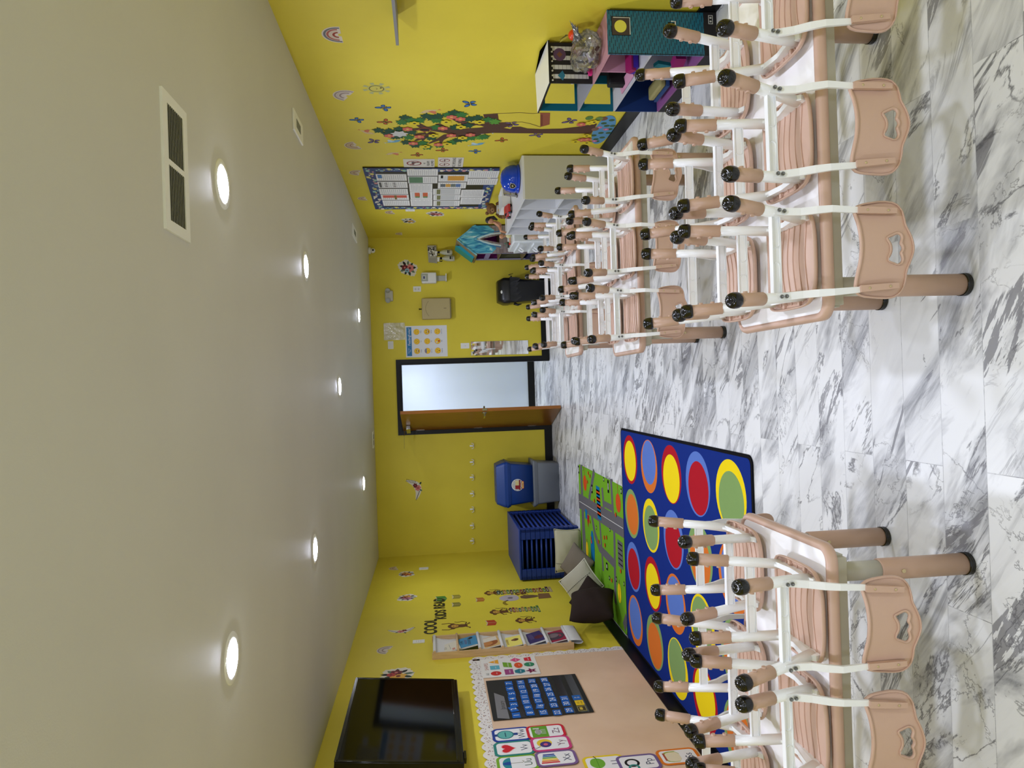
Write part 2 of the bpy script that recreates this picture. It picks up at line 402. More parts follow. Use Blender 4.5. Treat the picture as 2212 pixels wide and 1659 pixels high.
# hallway light
q = copy_tree(l0); q.location = (.1, 10.45, ZC); q['label'] = 'round recessed hallway light beyond the doorway'
q = copy_tree(l0); q.location = (-1.1, 10.45, ZC); q['label'] = 'round recessed hallway light left of the doorway'

# ------------------------------------------------------------------ tables
def make_table(H=TT):
    t = thing('activity_table', '', 'table', (0, 0, 0), 0, 'white topped kids tables with pink edge')
    LX, LY = 1.18, .595
    o = rrect(0, 0, LX, LY, .055, 8); i1 = rrect(0, 0, LX-.05, LY-.05, .035, 8)
    def loop(w_, r, z): return [(x, y, z) for x, y in rrect(0, 0, LX-2*w_, LY-2*w_, max(r, .012), 8)]
    prof = [(.024, .032, H-.001), (.020, .035, H+.003), (.012, .044, H+.004), (.004, .052, H-.001), (0, .055, H-.012), (.002, .054, H-.026), (.012, .046, H-.032), (.03, .03, H-.032)]
    loops = [loop(*p) for p in prof]; n = len(loops[0]); vs_ = [p for l in loops for p in l]
    b = MB(); b.add(vs_, [(k*n+j, k*n+(j+1) % n, (k+1)*n+(j+1) % n, (k+1)*n+j) for k in range(len(loops)-1) for j in range(n)], M_PINK, True)
    b.build('edge_band', t)
    b = MB(); b.prism([(x, y, H-.03) for x, y in rrect(0, 0, LX-.046, LY-.046, .033, 8)], (0, 0, .0295), M_TOP); b.build('tabletop', t)
    b = MB()
    for s in (-1, 1): b.box((0, s*(LY/2-.042), H-.050), (LX-.09, .02, .040), M_CREAM); b.box((s*(LX/2-.050), 0, H-.050), (.02, LY-.104, .040), M_CREAM)
    b.build('under_frame', t)
    for sx in (-1, 1):
        for sy in (-1, 1):
            x, y = sx*(LX/2-.105), sy*(LY/2-.095)
            b = MB(); b.lathe([(.033, .012), (.033, .30), (.030, .303)], M_PINKL, (x, y, 0), seg=28)
            b.lathe([(.029, .30), (.029, H-.05)], M_CREAM, (x, y, 0), seg=28); b.lathe([(.034, H-.085), (.034, H-.04)], M_CREAM, (x, y, 0), seg=28)
            b.lathe([(.006, 0), (.006, .004)], M_SCREW, (x, y-.033*1, .24), (0, -1, 0), seg=12)
            lg = b.build('leg', t)
            MB().lathe([(.030, 0), (.035, .002), (.0352, .005), (.034, .006), (.0352, .008), (.0352, .011), (.034, .012), (.0352, .014), (.0352, .02)], M_RUB, (x, y, 0), seg=28).build('foot', lg)
    return t
t0 = make_table()
tables = {}
for key, x, y, lab in (('A', .156+.59, 2.208, 'kids table nearest the camera on the right, long and white topped with upturned chairs'),
                       ('B', .150+.59, 4.015, 'middle kids table of the three on the right, white topped with pink edge'),
                       ('C', .215+.59, 5.725, 'farthest kids table of the three on the right, before the back wall'),
                       ('L', -.497-.59, 2.238, 'kids table on the left standing in front of the polka dot rug')):
    q = t0 if key == 'A' else (make_table(TT-.03) if key == 'C' else copy_tree(t0))
    q.location = (x, y, 0); q['label'] = lab; tables[key] = (x, y)

# ------------------------------------------------------------------ chairs (standing upside down, seat on the table top; origin on the table under the seat)
BACK = [(1490, 215), (1560, 162), (1750, 140), (1900, 131), (1990, 155), (2050, 225), (2070, 330), (2068, 420), (2100, 500), (2140, 600), (2152, 670),
        (2140, 760), (2108, 850), (2072, 930), (2072, 1000), (2060, 1110), (2000, 1190), (1850, 1214), (1650, 1192), (1560, 1170), (1492, 1128),
        (1500, 1050), (1520, 960), (1532, 850), (1536, 700), (1522, 540), (1495, 420), (1478, 300)]
BEAR = [(1850, 575), (1845, 540), (1880, 522), (1930, 505), (1965, 490), (2005, 505), (2022, 545), (2012, 590), (1998, 620), (2018, 645), (2025, 672), (2018, 700), (1998, 725),
        (2015, 760), (2022, 800), (2000, 835), (1960, 842), (1925, 828), (1880, 810), (1845, 795), (1846, 772), (1866, 742), (1884, 705), (1886, 650), (1872, 610)]
def bk2(p): return ((p[1]-672)*.0002515, -.058-(p[0]-1480)*.000236)    # -> across x, height z
def back_y(x, z): return -.200+(z+.058)*.10+.022*((x/.135)**2)-.012     # panel is curved round the sitter and leans back
def make_chair():
    t = thing('childs_chair', '', 'chair', (0, 0, 0), 0, '')
    # seat shell
    b = MB(); A_, B_ = .142, .136; N = 20
    def sh(u, v):      # u,v in -1..1 -> squircle outline
        x = A_*u*(1-.03*v*v); y = B_*v*(1-.035*u*u); cc = max(abs(u), abs(v))
        z = .006+.010*(1-u*u)*(1-v*v*.6)+.016*abs(u)**3+.006*abs(v)**4
        return x, y, z
    def sq(i, j):
        u, v = -1+2*i/N, -1+2*j/N; m_ = 1-.10*(u*u*v*v)**3.0
        return u*m_, v*m_
    for zz, flip in ((0, 0), (.005, 1)):
        vs_ = [];
        for i in range(N+1):
            for j in range(N+1):
                x, y, z = sh(*sq(i, j)); vs_.append((x, y, z+zz))
        b.add(vs_, [(i*(N+1)+j, (i+1)*(N+1)+j, (i+1)*(N+1)+j+1, i*(N+1)+j+1) for i in range(N) for j in range(N)], M_PINK, True)
    edge = [sq(i, 0) for i in range(N)]+[sq(N, j) for j in range(N)]+[sq(N-i, N) for i in range(N)]+[sq(0, N-j) for j in range(N)]
    pe = [sh(*e) for e in edge]
    b.tube([(x, y, z+.006) for x, y, z in pe], .0035, M_PINK, 6, closed=True, ry=.008, up=(1, 0, 0))
    for y0 in (-.112, -.078, -.044, -.010, .024, .058):
        path = []
        for i in range(13):
            u = -.92+1.84*i/12; v = y0/B_+.26*(1-u*u); x, y, z = sh(u, v); path.append((x, y, z+.006))
        b.tube(path, .0027, M_PINK, 6)
    for sx in (-1, 1):
        for y0 in (-.055, .035): b.box((sx*.128, y0, .028), (.022, .012, .012), M_PINK, bev=.002); b.tube([(sx*.112, y0, .03), (sx*.139, y0, .03)], .0045, M_PINK, 8)
    b.build('seat', t)
    for sx in (-1, 1):
        # moulded side frame: rail and the white upper parts of both legs
        b = MB(); xr = sx*.112
        rail = [(xr, -.118, .020), (xr, .118, .020), (xr, .122, .034), (xr+sx*.003, .098, .052), (xr+sx*.004, .070, .056), (xr+sx*.002, 0, .046), (xr+sx*.004, -.060, .056), (xr+sx*.004, -.10, .060), (xr, -.122, .040)]
        b.prism([(p[0]-.008, p[1], p[2]) for p in rail], (.016, 0, 0), M_WHT)
        rl = [(sx*.112, -.088, .035), (sx*.120, -.120, .11), (sx*.1265, -.158, .205)]
        fl_ = [(sx*.113, .085, .035), (sx*.1185, .103, .11), (sx*.124, .128, .205)]
        for pth in (rl, fl_):
            b.tube(pth, .0155, M_WHT, 14, ry=.0190, up=(1, 0, 0))
            b.tube([Vector(pth[0])*.75+Vector(pth[1])*.25, Vector(pth[1])*.7+Vector(pth[2])*.3], .0035, M_WHT, 6)
        # gusset webs between leg and rail
        for s, p in ((-1, rl), (1, fl_)):
            y1 = p[1][1]; b.prism([(xr-.004, p[0][1]-s*.03, .046), (xr-.004, p[0][1], .05), (xr-.004+sx*.006, y1-s*.006, .11), (xr-.004+sx*.003, p[0][1]-s*.004, .07)], (.008, 0, 0), M_WHT)
        b.build('side_frame', t)
        # telescopic leg sleeves with buttons and rubber caps
        for p in (rl, fl_):
            a = Vector(p[1])+(Vector(p[2])-Vector(p[1]))*.86; d = (Vector(p[2])-Vector(p[1])).normalized(); e = a+d*.098
            b = MB(); b.tube([a, a+d*.002, e], [.0180, .0192, .0192], M_PINKL, 20)
            inn = Vector((-sx, 0, 0)); inn = (inn-d*inn.dot(d)).normalized()
            for q in (.030, .066): b.lathe([(.0065, .014), (.0065, .0235), (.0045, .0235), (.0035, .022)], M_PINK, a+d*q, inn, seg=12)
            lg = b.build('leg', t)
            c = MB(); c.lathe([(.0195, -.004), (.0222, 0), (.0230, .006), (.0228, .015), (.0212, .023), (.0178, .0285), (.0163, .0285), (.0158, .0305), (.0115, .0325), (.0108, .0315), (.0092, .0325), (.0055, .0345), (.0001, .035)], M_RUB, e, d, seg=24)
            for q in range(20):     # small teeth round the tip
                ang = 2*math.pi*q/20; u = inn; v = d.cross(u); pp = e+d*.0292+(u*math.cos(ang)+v*math.sin(ang))*.0170
                c.ball(pp, .0012, M_RUB, 5, 3)
            c.build('foot_cap', lg)
        # bent upright carrying the back
        b = MB(); off = Vector((0, -.017, -.002))
        up = [(sx*.1215, -.150, .150), (sx*.1195, -.148, .118), (sx*.1165, -.160, .075), (sx*.116, -.184, .040), (sx*.1155, -.200, .005), (sx*.111, -.203, -.065), (sx*.1055, -.208, -.13)]
        b.bar(up, [.019, .021, .021, .021, .019, .0165, .011], [.009, .009, .009, .009, .009, .008, .005], M_WHT, up=(0, -1, .1))
        for q in ((sx*.1215, -.158, .140), (sx*.120, -.151, .122)):
            b.lathe([(.0058, 0), (.0058, .003), (.004, .0035), (.0035, .002), (.0001, .001)], M_BOLT, Vector(q)+Vector((0, -.0055, 0)), (0, -1, .3), seg=12)
        b.build('upright', t)
    # stretchers with long round-ended recesses
    for yy, zz, hw, tilt in ((-.133, .140, .116, .35), (.108, .128, .113, -.2)):
        s_ = -1 if yy < 0 else 1
        rot = Matrix.Rotation(tilt*.6, 3, 'X'); b = MB(); cc = Vector((0, yy, zz))
        b.box(cc, (2*hw, .006, .028), M_WHT, rot)
        for k in (-1, 1): b.box(cc+rot @ Vector((0, 0, k*.0135)), (2*hw, .014, .003), M_WHT, rot)
        for k in (-1, 1):
            for f in (-1, 1):
                pts = []
                for i in range(9):
                    a = -math.pi/2+math.pi*i/8; pts.append(cc+rot @ Vector((k*(.030-.009*math.cos(a)), f*.0035, .0105*math.sin(a))))
                pts = [cc+rot @ Vector((k*(hw-.004), f*.0035, -.0105))]+pts+[cc+rot @ Vector((k*(hw-.004), f*.0035, .0105))]
                b.tube(pts, .0019, M_WHT, 6)
        b.build('stretcher', t)
    # backrest: curved panel with rim, bear-shaped hole and two screwed straps
    b = MB(); out = smooth_loop([bk2(p) for p in BACK], 1); hole = smooth_loop([bk2(p) for p in BEAR], 1)
    tb = bmesh.new(); 
    vo = [tb.verts.new((x, z, 0)) for x, z in out]; vh = [tb.verts.new((x, z, 0)) for x, z in hole]
    es = [tb.edges.new((vo[i], vo[(i+1) % len(vo)])) for i in range(len(vo))]+[tb.edges.new((vh[i], vh[(i+1) % len(vh)])) for i in range(len(vh))]
    bmesh.ops.triangle_fill(tb, use_beauty=True, edges=es)
    bmesh.ops.subdivide_edges(tb, edges=tb.edges, cuts=2, use_grid_fill=True)
    bmesh.ops.triangulate(tb, faces=tb.faces)
    tb.verts.ensure_lookup_table()
    pv = [(v.co.x, back_y(v.co.x, v.co.y)+.002, v.co.y) for v in tb.verts]; pf = [tuple(v.index for v in f.verts) for f in tb.faces]
    tb.verts.index_update(); pf = [tuple(v.index for v in f.verts) for f in tb.faces]; tb.free()
    b.add(pv, pf, M_PINK, True); b.add([(x, y+.004, z) for x, y, z in pv], [f[::-1] for f in pf], M_PINK, True)
    for lp, r in ((out, .0042), (hole, .0038)): b.tube([(x, back_y(x, z)+.001, z) for x, z in lp], r*.65, M_PINK, 6, closed=True, ry=r*1.3, up=(1, 0, 0))
    for sx in (-1, 1):
        st = [(sx*.1095, -.066), (sx*.1075, -.10), (sx*.105, -.14), (sx*.1035, -.172)]
        b.bar([(x, back_y(x, z)-.010, z) for x, z in st], [.019, .018, .017, .015], [.014, .014, .013, .010], M_PINK, up=(0, -1, 0))
        for x, z in ((sx*.1082, -.089), (sx*.105, -.146)): b.lathe([(.0036, 0), (.0036, .0015), (.002, .002), (.0001, .001)], M_SCREW, (x, back_y(x, z)-.0165, z), (0, -1, 0), seg=10)
    b.build('backrest', t)
    return t
ch0 = make_chair(); first = True
cols = {'A': ((.345, 2.057, .345, 2.435), (.688, 2.057, .685, 2.435), (1.09, 2.057, 1.03, 2.435)),
        'B': ((.358, 3.79, .37, 4.165), (.707, 3.82, .72, 4.195), (1.085, 3.82, 1.07, 4.195)),
        'C': ((.43, 5.535, .44, 5.915), (.79, 5.535, .80, 5.915), (1.16, 5.535, 1.15, 5.915)),
        'L': ((-.715, 2.08, -.675, 2.458), (-1.045, 2.08, -1.05, 2.458), (-1.40, 2.08, -1.42, 2.458))}
tname = {'A': 'nearest right table', 'B': 'middle right table', 'C': 'farthest right table', 'L': 'left table'}
ends = {'L': ('right end', 'middle', 'left end')}
for key in 'ABCL':
    for i, v in enumerate(cols[key]):
        for side in (0, 1):
            q = ch0 if first else copy_tree(ch0); first = False
            q.location = (v[2*side], v[2*side+1], TT+.003-(.03 if key == 'C' else 0)); q.rotation_euler = (0, 0, (math.pi if side else 0)+(R.random()-.5)*.05)
            q['label'] = 'upturned pink and white chair, %s side of %s, %s' % (('near', 'far')[side], tname[key], ends.get(key, ('left end', 'middle', 'right end'))[i])
            q['group'] = 'upturned chairs on the '+tname[key]

# ------------------------------------------------------------------ rugs
def rug_material(name, c, var):
    k = NB(name); tc = k.n('TexCoord'); n = k.n('TexNoise'); n.inputs['Scale'].default_value = 420; n.inputs['Detail'].default_value = 2; k.l(tc.outputs['Object'], n.inputs[0])
    k.l(k.mix(k.ramp(n.outputs['Fac'], [(.4, (0, 0, 0)), (.62, (1, 1, 1))]), c, var), k.b.inputs['Base Color']); k.b.inputs['Roughness'].default_value = .95; k.b.inputs['Specular IOR Level'].default_value = .1
    bp = k.n('Bump'); bp.inputs['Strength'].default_value = .6; bp.inputs['Distance'].default_value = .002; k.l(n.outputs['Fac'], bp.inputs['Height']); k.l(bp.outputs[0], k.b.inputs['Normal'])
    return k.m
RM = {n: rug_material('rug_'+n, rgb(*a), rgb(*b_)) for n, a, b_ in (('navy', (14, 36, 116), (26, 56, 142)), ('yellow', (252, 226, 30), (244, 214, 24)), ('red', (186, 28, 44), (170, 24, 38)),
      ('orange', (226, 124, 50), (214, 112, 42)), ('sky', (98, 130, 208), (88, 118, 196)), ('sage', (138, 170, 104), (126, 158, 94)), ('grass', (120, 178, 44), (108, 164, 38)), ('road', (108, 106, 112), (98, 96, 102)),
      ('black', (16, 16, 20), (22, 22, 26)), ('white', (225, 228, 225), (215, 215, 215)), ('pumpkin', (214, 84, 36), (200, 74, 30)), ('lake', (20, 120, 176), (16, 108, 160)))}
def floor_art(x, y, z0=0, t=.009): return Art((x, y, z0), (1, 0, 0), (0, 1, 0), t)
rg = thing('dot_rug', 'dark blue rug with rows of two-tone coloured dots, beside the left wall', 'rug', (-1.326, 4.784, 0))
a = floor_art(-1.326, 4.784); a.base(rrect(0, 0, 1.838, 2.56, .05, 5), RM['black'], .008); o = a.build('binding'); o.location = -Vector((-1.326, 4.784, 0)); o.parent = rg
a = floor_art(-1.326, 4.784, .0082); a.t = .001; a.base(rrect(0, 0, 1.80, 2.522, .035, 5), RM['navy'], .0012)
DC = {0: 'yellow red', 1: 'sky orange', 2: 'yellow red', 3: 'red sky', 4: 'sage yellow', 5: 'orange sage', 6: 'sage yellow', 7: 'red sky', 8: 'orange sage', 9: 'sky orange', 10: 'red sky', 11: 'yellow red', 12: 'sky orange', 13: 'sage yellow', 14: 'orange sage', 15: 'sky orange', 16: 'orange sage', 17: 'sage yellow', 18: 'yellow red', 19: 'orange sage'}
offs = {0: (-.012, .0), 1: (.035, 0), 2: (-.035, 0), 3: (-.03, -.01), 4: (-.035, -.005), 5: (-.005, -.015), 6: (-.02, 0), 7: (-.03, 0), 8: (-.03, 0), 9: (.02, 0), 10: (-.02, 0), 11: (-.02, 0), 12: (.02, 0), 13: (.02, .01), 14: (-.02, 0), 15: (.02, 0), 16: (-.03, 0), 17: (.03, .01), 18: (.02, 0), 19: (.02, 0)}
for cidx, x in enumerate((-.657, -1.108, -1.553, -2.0)):
    for ridx, y in enumerate((5.786, 5.27, 4.765, 4.275, 3.783)):
        k = cidx*5+ridx; inner, outer = DC[k].split(); dx, dy = offs[k]
        a.disc(x+1.326, y-4.784, .203, RM[outer], 40, up=(k == 0)); 
a.z += a.h
for cidx, x in enumerate((-.657, -1.108, -1.553, -2.0)):
    for ridx, y in enumerate((5.786, 5.27, 4.765, 4.275, 3.783)):
        k = cidx*5+ridx; inner, outer = DC[k].split(); dx, dy = offs[k]
        a.disc(x+1.326+dx*.85, y-4.784+dy, .168, RM[inner], 40, up=False)
o = a.build('pile'); o.location = -Vector((-1.326, 4.784, 0)); o.parent = rg
# town map rug, its pattern laid out on the rug itself
a = floor_art(-1.56, 7.0, 0, .007); a.base(rrect(-.02, .005, 1.31, 1.87, .05, 5), RM['grass'], .007)
def fp(pts, m, up=True):
    s = 160/632
    a.poly([a.at(1220+x*s, 980+y*s) for x, y in pts], RM[m], up)
def fl2(pts, wd, m):
    s = 160/632; a.line([a.at(1220+x*s, 980+y*s) for x, y in pts], wd, RM[m])
a.line([(-.655, .80), (.62, .80)], .085, RM['road']); a.line([(-.655, -.20), (.62, -.17)], .0, RM['road'])
fl2([(125, 400), (510, 640)], .17, 'road')
fl2([(145, 95), (160, 430), (185, 860)], .075, 'road'); fl2([(400, 215), (430, 700), (440, 1280)], .075, 'road')
fl2([(255, 150), (215, 380), (235, 520), (262, 680), (300, 800), (430, 940)], .085, 'road'); fl2([(300, 520), (335, 1000)], .065, 'road')
fl2([(325, 290), (340, 470)], .07, 'road'); fl2([(330, 420), (420, 470)], .06, 'road'); fl2([(515, 1400), (535, 1480)], .16, 'road')
fl2([(130, 405), (505, 638)], .006, 'white')
for x, y in ((178, 250), (463, 420)):
    c = a.at(1220+x*160/632, 980+y*160/632); a.disc(c[0], c[1], .085, RM['pumpkin'], 20); a.line([(c[0]+.08, c[1]), (c[0]+.20, c[1]+.02)], .01, RM['red'])
for (x, y), m in (((205, 560), 'red'),): c = a.at(1220+x*160/632, 980+y*160/632); a.poly([(c[0]-.09, c[1]), (c[0]+.05, c[1]+.07), (c[0]+.05, c[1]-.07)], RM[m])
c = a.at(1220+190*.2532, 980+515*.2532); a.rect(c[0], c[1], .10, .10, RM['lake'])
for k in range(9):
    t_ = k/8; c = a.at(1220+(288+14*t_)*.2532, 980+(300+240*t_)*.2532); a.rect(c[0], c[1], .05, .15, RM['pumpkin' if k % 2 else 'lake'], up=(k == 0))
c = a.at(1220+245*.2532, 980+810*.2532); a.disc(c[0], c[1], .19, RM['lake'], 24, ry=.09)
c = a.at(1220+482*.2532, 980+860*.2532); a.rect(c[0], c[1], .24, .17, RM['road'])
for k in range(5): a.rect(c[0]-.09+.045*k, c[1], .012, .14, RM['black'], up=(k == 0))
for x, y in ((198, 820), (475, 1190)): c = a.at(1220+x*.2532, 980+y*.2532); a.disc(c[0], c[1], .09, RM['yellow'], 14, ry=.06); a.line([(c[0]-.06, c[1]), (c[0]+.12, c[1])], .012, RM['red'])
for x, y, w_, h_ in ((125, 135, .09, .05), (378, 280, .12, .05), (163, 130, .03, .02), (340, 220, .04, .03), (490, 320, .05, .03), (278, 630, .04, .02), (393, 650, .03, .03), (368, 960, .07, .06), (390, 1060, .04, .03), (450, 1070, .05, .02), (515, 1110, .04, .02), (240, 300, .09, .04)):
    c = a.at(1220+x*.2532, 980+y*.2532); a.rect(c[0], c[1], w_, h_, RM['black']); a.rect(c[0], c[1], w_*.5, h_*.45, RM['white'])
for x, y in ((222, 190), (208, 165), (200, 240), (222, 580), (232, 720), (238, 750), (365, 715), (352, 780), (345, 715), (410, 1080), (487, 1000), (260, 400), (445, 520), (298, 750)):
    c = a.at(1220+x*.2532, 980+y*.2532); a.disc(c[0], c[1], .022, RM['pumpkin'], 8)
tag(a.build('town_map_rug'), 'green play rug printed with grey roads and trees, beyond the dotted rug', 'rug')

# ------------------------------------------------------------------ plates, vents, detectors
def vent(x0, x1, y0, y1, lab, bars=10):
    t = thing('ceiling_vent', lab, 'vent', ((x0+x1)/2, (y0+y1)/2, ZC)); w_, h_ = x1-x0, y1-y0
    b = MB(); mw = .018
    for sx in (-1, 1): b.box((sx*(w_/2-.017), 0, -.004), (.034, h_, .008), M_RING)
    for sy in (-1, 1): b.box((0, sy*(h_/2-.019), -.004), (w_-.068, .038, .008), M_RING)
    b.box((0, 0, -.004), (mw, h_-.076, .008), M_RING); b.build('frame', t)
    MB().box((0, 0, -.0015), (w_-.06, h_-.07, .002), C(30, 30, 28)).build('backing', t)
    for s in (-1, 1):
        b = MB(); hw = (w_/2-.034-mw/2); cx = s*(mw/2+hw/2)
        for k in range(bars): b.box((cx, -h_/2+.045+(h_-.09)*k/(bars-1), -.005), (hw, .010, .0015), C(150, 150, 138), Matrix.Rotation(.7, 3, 'X'))
        b.build('louvre', t)
    return t
vent(.50, .925, 2.215, 2.43, 'white two-panel air vent in the ceiling near the camera')
t = vent(-.76, -.55, 9.33, 9.50, 'small slotted ceiling vent by the back wall above the door', 4)
for (x, y, w_, h_, lab) in ((1.645, 4.53, .13, .30, 'flat white ceiling plate with a grey window beside the right wall'), (1.70, 7.84, .13, .42, 'flat white ceiling plate in the far right corner')):
    t = thing('ceiling_plate', lab, 'ceiling plate', (x, y, ZC)); MB().box((0, 0, -.006), (w_, h_, .012), M_RING, bev=.003).build('cover', t); MB().box((0, -.01, -.0125), (w_*.4, h_*.45, .002), C(120, 122, 112)).build('window', t)
def plate(wall, px, py, w_, h_, kind, lab, name='outlet', cat='outlet'):
    a = wall(px, py); a.base(rrect(0, 0, w_, h_, .006, 3), M_PAPER, .006)
    if kind == 'outlet':
        for s in (-1, 1):
            a.poly(rrect(0, s*.021, .034, .029, .01, 3), C(214, 212, 204))
            for q in (-1, 1): a.rect(q*.007, s*.021+.003, .003, .009, C(90, 70, 60))
    elif kind == 'switch': a.rect(0, 0, .012, .026, C(200, 198, 190)); a.mb.box(a.P(0, .003, a.z+.004), (.008, .01, .014) if wall is wallB else (.01, .008, .014), M_PAPER)
    else:
        for q in range(3): a.rect(0, -.02+.02*q, w_*.7, .003, C(190, 190, 184))
    return tag(a.build(name), lab, cat)
plate(wallB, 901, 624.5, .072, .105, 'outlet', 'white wall outlet below the emergency light, left of the soap dispenser', 'wall_outlet')
plate(wallB, 1004.5, 747, .075, .118, 'switch', 'white light switch right of the doorway, above the mirror', 'light_switch', 'switch')
plate(wallB, 844, 745.5, .105, .074, 'blank', 'small white wall plate partly behind the clear plastic sleeve', 'wall_plate', 'wall plate')
plate(wallL, 915.5, 1228.5, .10, .115, 'blank', 'small white wall plate high on the left wall near the back corner', 'wall_plate', 'wall plate')
plate(wallL, 904.5, 1386.5, .075, .105, 'blank', 'white wall plate above the book rack on the left wall', 'wall_plate', 'wall plate')
plate(wallR, 886, 453, .11, .105, 'blank', 'white wall plate beside the bulletin board on the right wall', 'wall_plate', 'wall plate')
# emergency light
P = hit(840.5, 640, 1, YB); t = thing('emergency_light', 'white twin-head emergency light high on the back wall', 'emergency light', P)
MB().box((0, -.025, 0), (.14, .05, .105), M_CREAM, bev=.008).build('housing', t)
for s in (-1, 1): MB().lathe([(.020, 0), (.034, .02), (.035, .034), (.030, .034), (.026, .024), (.0001, .020)], C(176, 178, 172), (s*.056, -.05, .018), (s*.3, -1, -.2), seg=20).build('lamp_head', t)
P = hit(803, 543, 1, YB); t = thing('security_camera', 'small white dome camera where back wall meets the ceiling', 'camera', (P.x, YB-.05, ZC))
MB().lathe([(.045, 0), (.045, -.03), (.04, -.035)], M_RING, (0, 0, 0), (0, 0, 1), seg=24).build('mount', t); MB().ball((0, -.005, -.06), .034, M_PAPER).build('camera_ball', t)
MB().lathe([(.012, 0), (.012, .006), (.0001, .008)], M_BLK, (0, -.036, -.066), (0, -1, -.2), seg=16).build('lens', t)
# soap dispenser
P = hit(925, 602, 1, YB); t = thing('soap_dispenser', 'white wall soap dispenser with drip tray on the back wall', 'dispenser', P)
MB().box((0, -.05, -.01), (.145, .10, .20), M_PAPER, bev=.015).build('body', t); MB().box((0, -.104, .05), (.10, .008, .09), C(168, 172, 160), bev=.003).build('window', t)
a = Art(P+Vector((0, -.1085, .05)), (1, 0, 0), (0, 0, 1), .001); a.base([(-.03, -.02), (.03, -.02), (.03, .025), (-.03, .025)], C(196, 198, 190)); a.rect(0, .005, .035, .02, C(60, 60, 110)); o = a.build('label'); o.location = -P; o.parent = t
b = MB(); b.box((0, -.012, -.175), (.07, .02, .14), C(176, 178, 172)); b.box((0, -.06, -.24), (.10, .11, .012), M_PAPER, bev=.003); b.build('drip_tray', t)
# towel dispenser
P = hit(942, 668, 1, YB); t = thing('towel_dispenser', 'beige box paper towel dispenser on the back wall', 'dispenser', P)
M_BEI = mat('beige_enamel', rgb(176, 160, 112), .35)
MB().box((0, -.05, 0), (.285, .10, .385), M_BEI, bev=.014).build('cover', t); MB().box((0, -.05, -.195), (.25, .085, .012), C(120, 112, 80)).build('paper_slot', t)
MB().lathe([(.006, 0), (.006, .03), (.012, .034), (.012, .04)], M_BLK, (0, -.05, .19), (0, 0, 1), seg=10).build('lock_key', t)
b = MB(); b.tube([(-.10+.02*k, -.101, .14-.00*k-.0016*(k-5)**2) for k in range(11)], .002, C(150, 136, 96), 6); b.build('seam', t)
b = MB(); b.box((0, -.101, -.12), (.004, .004, .035), M_BLK); b.build('sight_slot', t)
# clear plastic sleeve
def film(name, rough=.08, tint=(1, 1, 1, 1), al=.20, bs=.8):
    k = NB(name); tr = k.n('BsdfTransparent'); tr.inputs[0].default_value = tint; gl = k.n('BsdfGlossy'); gl.inputs['Roughness'].default_value = rough; gl.inputs[0].default_value = (1, 1, 1, 1)
    df = k.n('BsdfDiffuse'); df.inputs[0].default_value = (.75, .76, .76, 1)
    fr = k.n('Fresnel'); fr.inputs['IOR'].default_value = 1.5; m1 = k.n('MixShader'); m1.inputs[0].default_value = al; k.l(tr.outputs[0], m1.inputs[1]); k.l(df.outputs[0], m1.inputs[2])
    m2 = k.n('MixShader'); k.l(fr.outputs[0], m2.inputs[0]); k.l(m1.outputs[0], m2.inputs[1]); k.l(gl.outputs[0], m2.inputs[2])
    tc = k.n('TexCoord'); n = k.n('TexNoise'); n.inputs['Scale'].default_value = 14; n.inputs['Detail'].default_value = 4; k.l(tc.outputs['Object'], n.inputs[0]); bp = k.n('Bump'); bp.inputs['Strength'].default_value = bs; bp.inputs['Distance'].default_value = .02
    k.l(n.outputs['Fac'], bp.inputs['Height']); [k.l(bp.outputs[0], x.inputs['Normal']) for x in (gl, fr, df)]
    k.l(m2.outputs[0], k.nt.nodes['Material Output'].inputs[0]); return k.m
M_FILM = film('clear_film'); M_BAG = film('clear_bag', .10, (.98, .98, .98, 1), .05, .6)
P = hit(852, 716, 1, YB-.012); b = MB(); N = 12
for k in (0, 1):
    vs_ = [(P.x-.116+.232*i/N, P.y-.004*k-.010*k*math.sin(3.1*i/N)*math.sin(3.1*j/N)+.002*math.sin(i*2.3+j), P.z-.142+.284*j/N) for i in range(N+1) for j in range(N+1)]
    b.add(vs_, [(i*(N+1)+j, (i+1)*(N+1)+j, (i+1)*(N+1)+j+1, i*(N+1)+j+1) for i in range(N) for j in range(N)], M_FILM, True)
tag(b.build('plastic_sleeve'), 'clear empty plastic sleeve on the back wall above the feelings poster', 'plastic sleeve')
# feelings poster
a = Art((.63, YB, 1.68), (1, 0, 0), (0, 0, 1), .0015); W_, H_ = .425, .56
a.base([(-W_/2, -H_/2), (W_/2, -H_/2), (W_/2, H_/2), (-W_/2, H_/2)], C(222, 224, 226))
bl = C(52, 122, 176); z = []
for i in range(40):
    x = -.195+.39*(i/39); z.append((x, .232+(.030 if i % 2 else .036)))
for i in range(40):
    x = .195-.39*(i/39); z.append((x, .232-(.030 if i % 2 else .036)))
a.poly(z, bl); a.text('Feeling', .015, .232, .034, M_PAPER); a.text('Today?', .128, .232, .026, M_PAPER); a.text('How are', -.125, .243, .014, M_PAPER); a.text('You', -.125, .221, .014, M_PAPER)
yel, org = C(240, 196, 50), C(214, 130, 30)
W3 = [('Happy', 0), ('Sad', 1), ('Angry', 2), ('Worried', 3), ('Shy', 4), ('Excited', 5), ('Surprised', 6), ('Silly', 7), ('Embarrassed', 8)]
